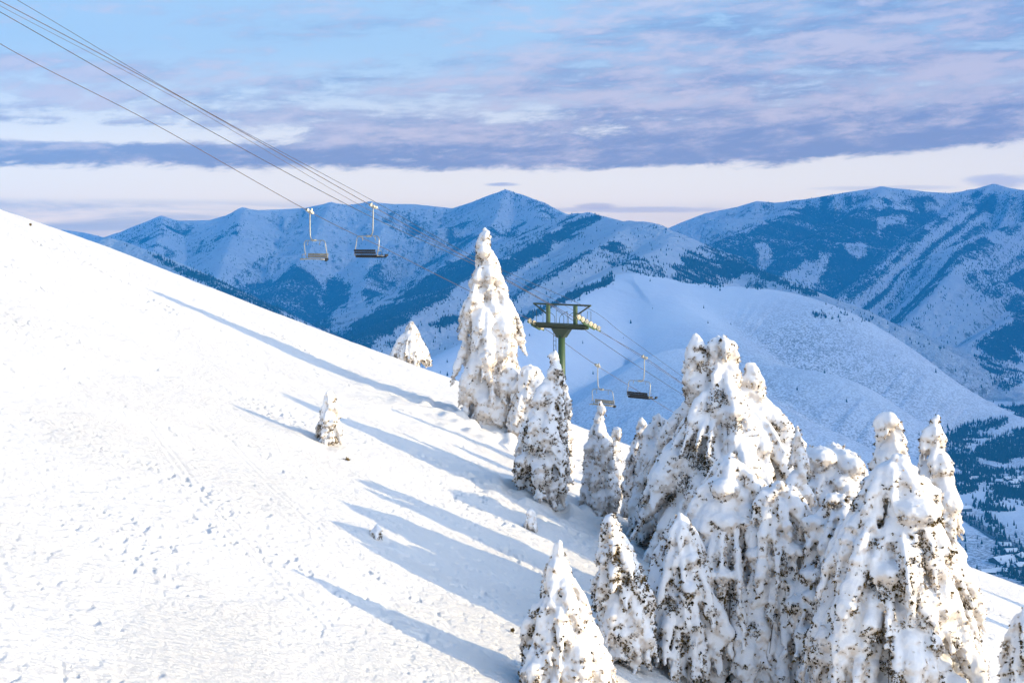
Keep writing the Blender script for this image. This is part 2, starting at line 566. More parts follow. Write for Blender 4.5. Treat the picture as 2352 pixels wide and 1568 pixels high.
# name, flank slope, crest rounding, spur depth, spur length, skew, points (view x, view y, km)
RIDGES = [
    ('mountain_range', .42, 20, 230, 420, .55, [(60, 575, 11.6), (100, 556, 11.4), (145, 527, 11), (190, 533, 11), (240, 545, 10.8), (272, 534, 10.5),
        (310, 518, 10.5), (370, 496, 10.5), (410, 506, 10.5), (480, 505, 10.5), (530, 491, 10.5), (558, 477, 10.3), (590, 482, 10.4),
        (640, 480, 10.5), (700, 477, 10.5), (760, 465, 10.3), (800, 470, 10.4), (850, 463, 10.4), (900, 468, 10.5), (950, 468, 10.5),
        (1040, 478, 10.5), (1090, 462, 10.3), (1130, 446, 10.1), (1162, 436, 10), (1200, 447, 9.9), (1240, 463, 9.7), (1290, 487, 9.5),
        (1340, 515, 9.1), (1420, 560, 8.6)]),
    ('mountain_range', .50, 12, 40, 220, .3, [(558, 477, 10.3), (548, 520, 9.9), (520, 580, 9.5), (500, 640, 9.1), (495, 690, 8.7)]),
    ('mountain_range', .55, 12, 40, 220, .3, [(370, 496, 10.5), (372, 530, 10.1), (350, 580, 9.6)]),
    ('mountain_range', .52, 12, 45, 240, .3, [(760, 465, 10.3), (735, 520, 9.9), (700, 590, 9.4), (640, 680, 8.9), (600, 730, 8.6)]),
    ('mountain_range', .52, 12, 45, 240, .3, [(850, 463, 10.4), (880, 520, 9.9), (850, 600, 9.3), (838, 680, 8.8), (790, 735, 8.5)]),
    ('mountain_range', .50, 12, 45, 260, .3, [(1162, 436, 10), (1140, 500, 9.5), (1090, 560, 9.0), (1000, 620, 8.6), (930, 665, 8.3)]),
    ('mountain_range', .50, 12, 45, 260, .3, [(1240, 463, 9.7), (1250, 510, 9.2), (1180, 560, 8.7)]),
    ('forested_ridge', .42, 20, 40, 230, .8, [(1270, 502, 8.4), (1320, 489, 7.8), (1350, 489, 7.6), (1385, 496, 7.3), (1430, 508, 7), (1480, 508, 6.6), (1510, 514, 6.5),
        (1545, 534, 6.4), (1600, 565, 6.2), (1660, 590, 6), (1720, 612, 5.8), (1800, 640, 5.6), (1900, 680, 5.4), (1990, 712, 5.3),
        (2060, 748, 5.2), (2150, 790, 5.1), (2230, 830, 5.05), (2300, 868, 5.0), (2345, 900, 4.9)]),
    ('forested_ridge', .40, 25, 35, 200, .6, [(1350, 489, 7.6), (1270, 530, 7.2), (1190, 580, 6.9), (1080, 640, 6.4), (950, 712, 5.9), (830, 792, 5.4), (760, 840, 5.1)]),
    ('forested_ridge', .42, 20, 30, 200, .6, [(1450, 508, 6.9), (1400, 555, 6.2), (1340, 590, 5.9), (1250, 650, 5.5), (1150, 700, 5.2), (1040, 722, 5.0), (940, 765, 4.8), (850, 802, 4.7)]),
    ('forested_ridge', .40, 30, 25, 240, .4, [(1545, 534, 6.4), (1520, 570, 5.8), (1450, 600, 5.2), (1416, 622, 4.8)]),
    ('forested_spur', .42, 15, 40, 160, .4, [(200, 600, 6.2), (225, 560, 6.05), (250, 545, 6), (275, 552, 6), (330, 572, 5.8), (400, 600, 5.6), (450, 622, 5.4), (520, 662, 5.2), (620, 713, 5),
        (700, 752, 4.8), (800, 810, 4.6), (900, 870, 4.4)]),
    ('white_ridge', .56, 110, 9, 420, .2, [(960, 850, 4.0), (1060, 798, 4.1), (1190, 742, 4.3), (1300, 692, 4.5), (1416, 621, 4.75), (1480, 631, 4.7), (1560, 646, 4.68), (1640, 656, 4.66), (1720, 658, 4.63),
        (1800, 667, 4.58), (1880, 689, 4.5), (1960, 722, 4.42), (2050, 778, 4.33), (2130, 838, 4.25), (2200, 885, 4.2), (2260, 925, 4.15), (2300, 950, 4.1)]),
    ('white_ridge', .62, 130, 5, 400, .2, [(1480, 631, 4.7), (1600, 730, 4.35), (1695, 806, 4.1), (1777, 843, 4.0), (1864, 850, 3.95), (1920, 863, 3.9), (1995, 902, 3.82), (2107, 970, 3.75), (2190, 1022, 3.7)]),
    ('white_ridge', .62, 110, 5, 400, .2, [(1560, 800, 3.9), (1650, 880, 3.7), (1777, 934, 3.5), (1845, 964, 3.48), (1930, 1004, 3.42), (2010, 1046, 3.36), (2090, 1095, 3.3)]),
    ('right_range', .42, 20, 190, 380, -.5, [(1440, 575, 10.2), (1490, 545, 10.1), (1535, 523, 10), (1570, 508, 10), (1620, 489, 10), (1700, 473, 10), (1740, 461, 9.8), (1780, 465, 9.8), (1830, 460, 9.7), (1880, 452, 9.6),
        (1950, 440, 9.5), (2025, 429, 9.5), (2080, 434, 9.5), (2130, 440, 9.6), (2180, 443, 9.6), (2230, 436, 9.6), (2283, 421, 9.5), (2318, 431, 9.4), (2352, 436, 9.3), (2470, 430, 9.0)]),
    ('right_range', .42, 20, 60, 260, .7, [(1830, 460, 9.7), (1800, 500, 9.2), (1730, 520, 8.8), (1660, 550, 8.5), (1640, 600, 8.2)]),
    ('right_range', .42, 20, 60, 260, .7, [(2025, 429, 9.5), (1990, 480, 9.1), (1900, 520, 8.7), (1800, 600, 8.2), (1760, 680, 7.7)]),
    ('right_range', .45, 15, 75, 170, .9, [(2230, 436, 9.6), (2175, 487, 9.1), (2100, 540, 8.6), (2010, 620, 8.1), (1930, 680, 7.7), (1864, 722, 7.4)]),
    ('right_range', .45, 15, 65, 170, .8, [(2400, 480, 9.2), (2352, 508, 8.8), (2260, 535, 8.5), (2193, 566, 8.1), (2203, 608, 7.7), (2150, 670, 7.3), (2080, 745, 6.9)]),
    ('right_range', .45, 15, 45, 170, -.5, [(2193, 566, 8.1), (2280, 640, 7.7), (2352, 700, 7.4), (2420, 750, 7.2)]),
    ('right_foothill', .50, 12, 30, 140, .5, [(2520, 610, 6.9), (2420, 670, 6.8), (2352, 711, 6.7), (2300, 742, 6.5), (2235, 784, 6.3)]),
    ('right_foothill', .50, 12, 25, 140, .5, [(2520, 930, 5.2), (2420, 960, 4.9), (2352, 985, 4.6), (2310, 1000, 4.4), (2240, 1032, 4.15)]),
]


def terrain(x, y, full=False):
    x = np.asarray(x, dtype=np.float64)
    y = np.asarray(y, dtype=np.float64)
    base = FLOOR + 14 * fbm(x / 420, y / 420, octv=4, seed=60)
    h = base.copy()
    own = np.full(x.shape, -1)
    bs = np.zeros_like(x)
    bd = np.zeros_like(x)
    wx = 90 * fbm(x / 900, y / 900, octv=3, seed=71)
    wy = 90 * fbm(x / 900, y / 900, octv=3, seed=72)
    for ri, (nm, m, rr, amp, lam, skew, pts) in enumerate(RIDGES):
        q = np.array([tuple(P(a, b, c * 1000.0)) for a, b, c in pts])
        if nm == 'white_ridge':
            tt_ = np.arange(len(q))
            td_ = np.linspace(0, len(q) - 1, (len(q) - 1) * 5 + 1)
            qd = np.stack([np.interp(td_, tt_, q[:, k_]) for k_ in range(3)], -1)
            for _ in range(10):
                qd[1:-1] = .5 * qd[1:-1] + .25 * (qd[2:] + qd[:-2])
            q = qd[::2] if len(qd) % 2 else np.concatenate([qd[::2], qd[-1:]])
        L = np.concatenate([[0], np.cumsum(np.hypot(*(np.diff(q[:, :2], axis=0).T)))])
        reach = (q[:, 2].max() - FLOOR) / m * 1.25 + 300
        sel = (x > q[:, 0].min() - reach) & (x < q[:, 0].max() + reach) & (y > q[:, 1].min() - reach) & (y < q[:, 1].max() + reach)
        if not sel.any():
            continue
        xx = x[sel]
        yy = y[sel]
        D = np.full(xx.shape, 1e18)
        SS = np.zeros_like(xx)
        ZZ = np.zeros_like(xx)
        for i in range(len(q) - 1):
            a = q[i]
            d = q[i + 1] - a
            l2 = d[0] ** 2 + d[1] ** 2
            t = np.clip(((xx - a[0]) * d[0] + (yy - a[1]) * d[1]) / l2, 0, 1)
            dd = (xx - a[0] - t * d[0]) ** 2 + (yy - a[1] - t * d[1]) ** 2
            k = dd < D
            D = np.where(k, dd, D)
            SS = np.where(k, L[i] + t * (L[i + 1] - L[i]), SS)
            ZZ = np.where(k, a[2] + t * d[2], ZZ)
        D = np.sqrt(D)
        ramp = sstep(D, 20, 420)
        w = wx[sel] * ramp
        s2 = SS + skew * D + w * 1.1
        if nm == 'right_range' and lam < 200:
            # long parallel ribs falling to the south-west
            s2 = (xx * .8178 - yy * .5754) + w * .5
        sp = np.abs(vnoise(s2 / lam, D / 2600 + ri * 3.1, seed=80 + ri))
        if nm == 'white_ridge':
            sp = sp * sp * 1.5
        sp2 = np.abs(vnoise(s2 / (lam * .37) + 5, D / 1100, seed=120 + ri))
        sp3 = vnoise(s2 / (lam * .16), D / 500, seed=160 + ri)
        hh = ZZ - m * (np.sqrt(D * D + rr * rr) - rr) - ramp * amp * (sp * 1.0 + .62 * sp2 + .32 * sp3) + wy[sel] * ramp * 0.25
        cur = h[sel]
        kk = 22.0
        dlt = hh - cur
        nh = np.where(dlt > -kk, np.where(dlt < kk, cur + (dlt + kk) ** 2 / (4 * kk), hh), cur)
        h[sel] = nh
        o_ = own[sel]
        win = dlt > 0
        o_[win] = ri
        own[sel] = o_
        t1 = bs[sel]
        t1[win] = s2[win]
        bs[sel] = t1
        t1 = bd[sel]
        t1[win] = D[win]
        bd[sel] = t1
    if full:
        return h, own, bs, bd
    return h


NC, NR = 640, 1500
tu = np.linspace(-.44, .44, NC)
ty = np.geomspace(1150, 12800, NR)
TU, TY = np.meshgrid(tu, ty)
TX = TU * TY
TZ, OWN, RS, RD = terrain(TX, TY, True)
TT = TZ / TY
runmax = np.maximum.accumulate(TT, axis=0)
nearsil = np.interp(TU, _cu, _ct)
VIS = (TT >= runmax - 1e-6) & (TT > nearsil - 0.004)
VX = (TU * FPX + 512) / VK
VY = (HOR - TT * FPX) / VK

# forest cover surveyed as outlines of the stands: (cover, edge wobble, streakiness, outline)
STANDS = [
    (1.00, 7, .15, [(740, 790), (760, 768), (882, 702), (904, 696), (1016, 604), (1094, 580), (1150, 595), (1240, 545), (1329, 494), (1385, 491), (1380, 503), (1360, 517), (1300, 553), (1266, 572), (1166, 638), (1088, 631), (1010, 700), (954, 723), (841, 803), (760, 850)]),
    (.90, 5, .2, [(1190, 668), (1348, 572), (1358, 582), (1235, 660), (1172, 684)]),
    (.95, 5, .1, [(1416, 626), (1400, 648), (1190, 746), (1100, 800), (1120, 775), (1188, 733), (1330, 665)]),
    (.60, 8, .3, [(1060, 722), (1160, 690), (1200, 668), (1180, 700), (1060, 740), (960, 775), (860, 800), (870, 790)]),
    (1.0, 7, .1, [(744, 650), (760, 636), (790, 634), (808, 655), (812, 690), (795, 710), (762, 705), (745, 680)]),
    (.92, 9, .35, [(829, 640), (842, 608), (880, 598), (905, 610), (928, 596), (940, 620), (915, 660), (880, 680), (850, 706), (830, 690)]),
    (.90, 9, .3, [(735, 686), (765, 700), (775, 757), (735, 760), (700, 745)]),
    (.95, 10, .3, [(520, 655), (590, 650), (640, 628), (690, 610), (735, 640), (752, 700), (760, 770), (640, 720), (560, 690)]),
    (.90, 6, .35, [(340, 580), (353, 592), (437, 640), (531, 690), (656, 760), (780, 830), (700, 752), (620, 713), (531, 655), (450, 618), (395, 602)]),
    (.40, 14, .5, [(265, 535), (350, 505), (450, 520), (470, 560), (400, 585), (300, 560)]),
    (.70, 7, .3, [(515, 651), (560, 610), (625, 575), (632, 588), (570, 640), (530, 662)]),
    (.55, 8, .3, [(440, 575), (500, 540), (560, 505), (570, 520), (500, 570), (450, 590)]),
    (.80, 6, .2, [(900, 690), (965, 610), (1094, 532), (1094, 545), (985, 618), (930, 672)]),
    (.50, 12, .4, [(880, 490), (930, 480), (985, 520), (978, 560), (930, 560), (890, 530)]),
    (.24, 14, .4, [(985, 480), (1100, 500), (1180, 520), (1100, 560), (1000, 580)]),
    (.42, 9, .3, [(1172, 442), (1200, 446), (1300, 495), (1340, 500), (1290, 520), (1230, 500)]),
    (.30, 14, .4, [(1130, 500), (1260, 520), (1330, 540), (1200, 590), (1130, 590)]),
    (.65, 10, .3, [(1370, 565), (1400, 555), (1450, 570), (1475, 600), (1470, 630), (1420, 610), (1385, 595)]),
    (.70, 7, .3, [(1450, 590), (1510, 605), (1540, 640), (1500, 640), (1460, 622)]),
    (.80, 10, .3, [(1545, 640), (1560, 595), (1580, 575), (1630, 590), (1680, 600), (1715, 625), (1690, 640), (1650, 660), (1600, 655)]),
    (.85, 4, .2, [(1640, 580), (1720, 610), (1800, 638), (1870, 668), (1860, 678), (1790, 652), (1700, 622), (1650, 600)]),
    (.50, 6, .2, [(1715, 640), (1760, 645), (1762, 662), (1720, 660)]),
    (.95, 9, .22, [(1590, 568), (1635, 556), (1700, 530), (1790, 500), (1880, 482), (2030, 476), (2165, 488), (2080, 560), (2010, 620), (1960, 680), (1864, 722), (1900, 690), (1800, 650), (1747, 625), (1680, 590)]),
    (.60, 10, .4, [(1715, 470), (1800, 462), (1960, 442), (1970, 478), (1850, 490), (1760, 485)]),
    (.35, 10, .4, [(1960, 438), (2160, 445), (2170, 480), (1980, 475)]),
    (.66, 10, .4, [(2160, 445), (2230, 441), (2352, 445), (2400, 480), (2352, 560), (2250, 530), (2170, 490)]),
    (.72, 8, .75, [(2165, 488), (2200, 520), (2230, 600), (2140, 690), (2110, 752), (2040, 748), (1864, 725), (1960, 660), (2080, 560)]),
    (.76, 9, .4, [(2160, 500), (2352, 540), (2420, 600), (2420, 730), (2330, 715), (2270, 700), (2200, 640), (2190, 570)]),
    (1.0, 5, .1, [(2225, 790), (2260, 765), (2352, 711), (2430, 680), (2430, 830), (2330, 800), (2352, 830), (2300, 830), (2262, 815), (2250, 795)]),
    (.75, 5, .2, [(2235, 810), (2300, 830), (2352, 850), (2352, 890), (2300, 900), (2270, 860)]),
    (1.0, 4, .1, [(2236, 1033), (2290, 1006), (2352, 985), (2430, 960), (2430, 1035), (2352, 1035), (2316, 1062), (2257, 1054)]),
    (.75, 4, .2, [(2195, 985), (2230, 975), (2310, 958), (2318, 966), (2290, 985), (2230, 1000), (2190, 1000)]),
    (.85, 5, .2, [(2170, 1000), (2215, 1010), (2245, 1050), (2250, 1080), (2215, 1090), (2180, 1060)]),
    (.70, 5, .2, [(2165, 1090), (2250, 1085), (2352, 1075), (2420, 1090), (2400, 1110), (2300, 1105), (2262, 1112), (2240, 1130), (2180, 1140)]),
    (.80, 4, .2, [(2230, 1165), (2232, 1145), (2275, 1130), (2300, 1120), (2352, 1130), (2400, 1160), (2352, 1165), (2310, 1150), (2285, 1155), (2262, 1168)]),
    (.90, 3, .1, [(2257, 1186), (2262, 1180), (2298, 1205), (2305, 1215), (2290, 1215), (2270, 1198)]),
    (.60, 3, .3, [(2212, 1180), (2240, 1192), (2300, 1225), (2352, 1258), (2352, 1268), (2300, 1240), (2240, 1210), (2212, 1195)]),
    (.70, 5, .3, [(2270, 1262), (2320, 1255), (2420, 1270), (2420, 1380), (2330, 1330), (2285, 1310), (2290, 1290)]),
]
CLEAR = [
    (6, [(800, 585), (822, 590), (838, 700), (800, 755), (780, 760), (818, 690)]),
    (13, [(1945, 555), (1975, 553), (1985, 575), (1970, 590), (1950, 575)]),
    (9, [(1885, 575), (1900, 580), (1895, 610), (1870, 660), (1830, 665), (1790, 640), (1840, 605), (1880, 605)]),
    (11, [(1740, 565), (1762, 560), (1765, 590), (1745, 625), (1735, 600)]),
    (4, [(2010, 500), (2080, 495), (2075, 508), (2040, 512), (2010, 540), (2018, 520)]),
    (6, [(2110, 745), (2190, 620), (2240, 660), (2330, 735), (2235, 785), (2110, 770)]),
    (6, [(2285, 520), (2330, 555), (2315, 570), (2270, 550), (2260, 530)]),
    (3, [(2246, 1110), (2268, 1106), (2270, 1122), (2246, 1124)]),
    (3, [(2235, 1140), (2260, 1132), (2278, 1138), (2262, 1158), (2236, 1156)]),
    (3, [(2304, 1142), (2330, 1140), (2352, 1150), (2352, 1165), (2304, 1158)]),
    (3, [(2250, 1065), (2262, 1050), (2275, 1068), (2300, 1075), (2240, 1090)]),
]


def inpoly(px, py, poly):
    r = np.zeros(px.shape, dtype=bool)
    n = len(poly)
    for i in range(n):
        x1, y1 = poly[i]
        x2, y2 = poly[(i + 1) % n]
        if y1 == y2:
            continue
        c_ = ((y1 > py) != (y2 > py)) & (px < (x2 - x1) * (py - y1) / (y2 - y1) + x1)
        r ^= c_
    return r


def cover(x, y, vx, vy, rs, rd):
    w1 = fbm(x / 110, y / 150, octv=4, seed=200, gain=.65) * 1.3
    w2 = fbm(x / 110, y / 150, octv=4, seed=210, gain=.65) * 1.3
    streak = vnoise(rs / 48, rd / 520, seed=220) * .8 + .5 * vnoise(rs / 20, rd / 260, seed=221)
    streak = np.where((vx > 1850) & (vy < 780), streak + .45 * vnoise(rs / 75, rd / 900, seed=222), streak)
    clump = fbm(x / 70, y / 70, octv=3, seed=230)
    D = np.zeros(x.shape)
    for dn, wob, st, poly in STANDS:
        a = np.array(poly)
        bb = (vx > a[:, 0].min() - 30) & (vx < a[:, 0].max() + 30) & (vy > a[:, 1].min() - 30) & (vy < a[:, 1].max() + 30)
        if not bb.any():
            continue
        k = inpoly(vx[bb] + 2.2 * wob * w1[bb], vy[bb] + 1.4 * wob * w2[bb], poly)
        v = dn + (streak[bb] * (st * 1.5 + .18) + clump[bb] * (1 - dn) * 1.6 + clump[bb] * .12)
        v = np.clip(v, 0, 1) if dn < .95 else np.clip(v, .75, 1)
        D[bb] = np.where(k, np.maximum(D[bb], v), D[bb])
    for wob, poly in CLEAR:
        a = np.array(poly)
        bb = (vx > a[:, 0].min() - 30) & (vx < a[:, 0].max() + 30) & (vy > a[:, 1].min() - 30) & (vy < a[:, 1].max() + 30)
        k = inpoly(vx[bb] + 2 * wob * w2[bb], vy[bb] + 1.4 * wob * w1[bb], poly)
        D[bb] = np.where(k, D[bb] * .12, D[bb])
    return D


FOR = cover(TX, TY, VX, VY, RS, RD)
FOR = np.where((VX > 1880) & (VY < 790) & (TY < 6000), FOR * .08, FOR)
wood = sstep(fbm(TX / 190, TY / 130, octv=4, seed=303), .02, .16)
FOR = np.where((OWN < 0) & (TY > 2900) & (TY < 5200), np.maximum(FOR, wood * .9), FOR)
# scattered trees on open ground
own_nm = [r[0] for r in RIDGES]
is_right = np.isin(OWN, [i for i, n in enumerate(own_nm) if n == 'right_range'])
is_back = np.isin(OWN, [i for i, n in enumerate(own_nm) if n in ('mountain_range', 'forested_ridge')])
for _ in range(3):
    FOR[1:-1] = .5 * FOR[1:-1] + .25 * (FOR[2:] + FOR[:-2])
for _ in range(1):
    FOR[:, 1:-1] = .5 * FOR[:, 1:-1] + .25 * (FOR[:, 2:] + FOR[:, :-2])
SAGE_SHADE = np.zeros_like(TX)
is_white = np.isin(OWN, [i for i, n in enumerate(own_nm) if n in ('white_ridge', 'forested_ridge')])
SAGE_SHADE = np.where(is_white, sstep(VX * .5 + VY, 1490, 1720) * (.65 + .35 * fbm(TX / 300, TY / 300, octv=3, seed=301)), 0)
SAGE_SHADE = SAGE_SHADE * (.60 + .40 * sstep(RD, 20, 330))  # scrub thinned towards the crests: lobe shading painted into the cover
SAGE_SHADE = np.where(OWN < 0, np.clip(.25 + .9 * fbm(TX / 160, TY / 160, octv=3, seed=302), 0, 1), SAGE_SHADE)
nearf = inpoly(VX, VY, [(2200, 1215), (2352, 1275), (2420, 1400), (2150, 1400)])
SAGE_SHADE = np.where(nearf & (OWN < 0), .8, SAGE_SHADE)

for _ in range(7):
    SAGE_SHADE[1:-1] = .5 * SAGE_SHADE[1:-1] + .25 * (SAGE_SHADE[2:] + SAGE_SHADE[:-2])
    SAGE_SHADE[:, 1:-1] = .5 * SAGE_SHADE[:, 1:-1] + .25 * (SAGE_SHADE[:, 2:] + SAGE_SHADE[:, :-2])
RUG = np.where(OWN < 0, .12, np.where(np.isin(OWN, [i for i, n in enumerate(own_nm) if n == 'white_ridge']), .06, 1.0))
for _ in range(4):
    RUG[1:-1] = .5 * RUG[1:-1] + .25 * (RUG[2:] + RUG[:-2])
    RUG[:, 1:-1] = .5 * RUG[:, 1:-1] + .25 * (RUG[:, 2:] + RUG[:, :-2])
V = np.stack([TX, TY, TZ], -1).reshape(-1, 3)
F = grid_faces(NR, NC)
fo_own = OWN.reshape(-1)[F[:, 0]]
names = []
for n in own_nm:
    if n not in names:
        names.append(n)
code = {n: i for i, n in enumerate(names)}
own_code = np.array([code[n] for n in own_nm] + [len(names)])
fcode = own_code[fo_own]
for ci, n in enumerate(names + ['valley_floor']):
    fs = F[fcode == ci]
    if not len(fs):
        continue
    uniq, invi = np.unique(fs, return_inverse=True)
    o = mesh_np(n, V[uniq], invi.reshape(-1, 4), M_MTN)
    attr(o.data, 'forest', FOR.reshape(-1)[uniq])
    attr(o.data, 'sage_shade', SAGE_SHADE.reshape(-1)[uniq])
    attr(o.data, 'rugged', RUG.reshape(-1)[uniq])
    tag(o, kind='structure')

for _n in ('x',):
    pass
# added massif, unseen at right, put in to keep the sun off the valley
my = np.linspace(-2600, 11800, 260)
mw = np.linspace(-1, 1, 90)
MW, MY = np.meshgrid(mw, my)
H = np.interp(MY, [-2600, -1600, -900, 0, 1700, 5800, 9500, 11800], [-600, -350, 450, 1350, 1850, 2700, 2650, 2300])
MZ = H - np.abs(MW) * 2500 * 1.32 + 110 * fbm(MW * 5, MY / 700, octv=5, seed=401) * sstep(np.abs(MW), .0, .08)
MZ = np.maximum(MZ, -630)
MX = 8500 + MW * 2500 + 200 * fbm(MW * 2, MY / 1500, octv=3, seed=402)
tag(mesh_np('sun_block_massif', np.stack([MX, MY, MZ], -1).reshape(-1, 3), grid_faces(260, 90), M_MTN), kind='structure')
# wide plain so that the land reaches the horizon on every side
gx = np.linspace(-30000, 30000, 60)
gy = np.linspace(-9000, 33000, 60)
GX, GY = np.meshgrid(gx, gy)
tag(mesh_np('plain', np.stack([GX, GY, np.full_like(GX, -640.0)], -1).reshape(-1, 3), grid_faces(60, 60), M_MTN), kind='structure')

# ------------------------------------------------------------------ conifers on the mountains
rng = np.random.default_rng(11)
dT = np.zeros_like(TT)
dT[:-1] = TT[1:] - TT[:-1]
area = np.clip(dT, 0, None) * FPX * (tu[1] - tu[0]) * FPX
area = np.maximum(area, 0.04 * (dT > -2e-4))
area = np.where(VIS & (np.abs(TU) < .385), area, 0)
sparse = 0.018 + 0.05 * sstep(fbm(TX / 260, TY / 260, octv=3, seed=500), .1, .5)
sparse = np.where(is_back | is_right, sparse * 1.4, sparse * .06)
sparse = np.where((VX > 1540) & (VY > 560) & (TY < 6600), sparse * .25, sparse)
sparse = np.where((OWN < 0), .010, sparse)
exp_n = area * (0.85 * FOR + sparse)
exp_n = np.where(TY > 14000, 0, exp_n)
cnt = rng.poisson(np.clip(exp_n, 0, 4))
ii, jj = np.nonzero(cnt)
rep = cnt[ii, jj]
ii = np.repeat(ii, rep)
jj = np.repeat(jj, rep)
fy_ = np.clip(ii + rng.uniform(-.5, .5, len(ii)), 0, NR - 1.001)
fx_ = np.clip(jj + rng.uniform(-.5, .5, len(jj)), 0, NC - 1.001)
ty_ = np.interp(fy_, np.arange(NR), ty)
tx_ = np.interp(fx_, np.arange(NC), tu) * ty_
a0 = np.floor(fy_).astype(int)
b0 = np.floor(fx_).astype(int)
fa = fy_ - a0
fb = fx_ - b0
tz_ = (TZ[a0, b0] * (1 - fa) * (1 - fb) + TZ[a0 + 1, b0] * fa * (1 - fb) + TZ[a0, b0 + 1] * (1 - fa) * fb + TZ[a0 + 1, b0 + 1] * fa * fb)
hgt = rng.uniform(7, 16, len(ty_)) * (0.8 + .25 * rng.random(len(ty_)))
size = hgt / ty_
own_t = OWN[a0, b0]
tyr = VY[a0, b0]
order = np.argsort(-np.where((ty_ < 4600), size, 0))
near_idx = order[:230]
mask = np.ones(len(ty_), dtype=bool)
mask[near_idx] = False
TREE_N = len(ty_)


def cone_proto(sides, tiers):
    V, F = [], []
    for k, (z0, z1, r) in enumerate(tiers):
        b = len(V)
        for s in range(sides):
            a = 2 * math.pi * (s + k * .5) / sides
            V.append((r * math.cos(a), r * math.sin(a), z0))
        V.append((0, 0, z1))
        for s in range(sides):
            F.append((b + s, b + (s + 1) % sides, b + sides))
    return np.array(V), np.array(F)


pv_, pf_ = cone_proto(4, [(0.0, 1.0, .20)])
n_ = mask.sum()
h_ = hgt[mask]
rot = rng.uniform(0, 6.28, n_)
w_ = rng.uniform(.8, 1.35, n_)
cx_ = pv_[None, :, 0] * np.cos(rot)[:, None] - pv_[None, :, 1] * np.sin(rot)[:, None]
cy_ = pv_[None, :, 0] * np.sin(rot)[:, None] + pv_[None, :, 1] * np.cos(rot)[:, None]
VV = np.stack([cx_ * (h_ * w_)[:, None] + tx_[mask][:, None], cy_ * (h_ * w_)[:, None] + ty_[mask][:, None],
               pv_[None, :, 2] * h_[:, None] + tz_[mask][:, None] - 1.0], -1).reshape(-1, 3)
FF = (pf_[None] + (np.arange(n_) * len(pv_))[:, None, None]).reshape(-1, 3)
fw = mesh_np('distant_forest', VV, FF, M_FAR, smooth=False)
tag(fw, 'dark blue conifer forest covering the far mountain flanks', 'forest', kind='stuff')

# the nearest valley conifers stand as trees of their own
pv2, pf2 = cone_proto(7, [(0.06, .50, .20), (.28, .76, .155), (.52, 1.0, .105)])
tmesh = mesh_np('crown', pv2, pf2, M_FAR, smooth=False, link=False)
r_ = 0
for k in near_idx:
    o = bpy.data.objects.new('valley_conifer', tmesh)
    hh = float(hgt[k])
    o.location = (float(tx_[k]), float(ty_[k]), float(tz_[k]) - .5)
    o.scale = (hh * float(rng.uniform(.9, 1.3)), hh * float(rng.uniform(.9, 1.3)), hh)
    o.rotation_euler = (0, 0, float(rng.uniform(0, 6.28)))
    COL.objects.link(o)
    vxx, vyy = (float(tx_[k] / ty_[k]) * FPX + 512) / VK, (HOR - float(tz_[k] / ty_[k]) * FPX) / VK
    if float(own_t[k]) >= 0:
        lg = ('small dark conifer dotted on the bare flank of the white ridge', 'conifers dotted on the white ridge')
    elif vyy > 1205:
        lg = ('small dark conifer on or under the scrub hill beside the valley road', 'conifers below the valley road')
    elif vyy > 1125:
        lg = ('small dark conifer round the big open snow field in the valley', 'conifers round the big snow field')
    else:
        lg = ('small dark conifer in the wooded strips of the upper valley', 'conifers of the upper valley strips')
    tag(o, lg[0], 'tree', lg[1])


def tz_at(x, y):
    return float(terrain(np.array([x]), np.array([y]))[0])


def thit(vx, vy, y0=1200, y1=9000):
    u, t = uv_(vx, vy)
    Y = np.linspace(y0, y1, 2600)
    d = t * Y - terrain(u * Y, Y)
    i = int(np.argmax(d < 0)) if (d < 0).any() else int(np.argmin(d))
    return Vector((u * Y[i], Y[i], t * Y[i]))


# valley road with dark verges
def ribbon(name, pts, width, lift, mat):
    q = []
    for i in range(len(pts) - 1):
        for s in np.linspace(0, 1, 9)[:-1]:
            q.append(tuple(np.array(pts[i][:2]) * (1 - s) + np.array(pts[i + 1][:2]) * s))
    q.append(tuple(pts[-1][:2]))
    q = np.array(q)
    d = np.gradient(q, axis=0)
    d /= np.linalg.norm(d, axis=1)[:, None]
    nrm = np.stack([-d[:, 1], d[:, 0]], -1)
    V = []
    for sgn in (-1, 1):
        e = q + nrm * width * .5 * sgn
        zz = np.maximum(terrain(e[:, 0], e[:, 1]), terrain(q[:, 0], q[:, 1])) + lift
        V.append(np.column_stack([e, zz]))
    n = len(q)
    V = np.concatenate(V)
    F = [(i, i + 1, n + i + 1, n + i) for i in range(n - 1)]
    return tag(mesh_np(name, V, np.array(F), mat), kind='structure')


rp = [thit(*p) for p in [(2195, 1172), (2235, 1196), (2290, 1230), (2352, 1262), (2420, 1300)]]
ribbon('valley_road', rp, 14, 1.6, M_ROAD)
ribbon('road_verge', [p + Vector((-14, -16, 0)) for p in rp], 9, 1.2, M_VERGE)
rp2 = [thit(*p) for p in [(2196, 1075), (2235, 1078), (2262, 1066), (2300, 1078), (2352, 1090), (2420, 1096)]]
ribbon('side_road', rp2, 9, 1.6, M_ROAD)


# houses
def house(w, d, h, rh):
    V = [(-w / 2, -d / 2, -3), (w / 2, -d / 2, -3), (w / 2, d / 2, -3), (-w / 2, d / 2, -3), (-w / 2, -d / 2, h), (w / 2, -d / 2, h), (w / 2, d / 2, h), (-w / 2, d / 2, h), (-w / 2, 0, h + rh), (w / 2, 0, h + rh)]
    F3 = [(0, 1, 5, 4), (2, 3, 7, 6), (3, 0, 4, 7), (1, 2, 6, 5), (4, 5, 9, 8), (6, 7, 8, 9), (4, 8, 7, 4), (5, 6, 9, 5)]
    return V, F3


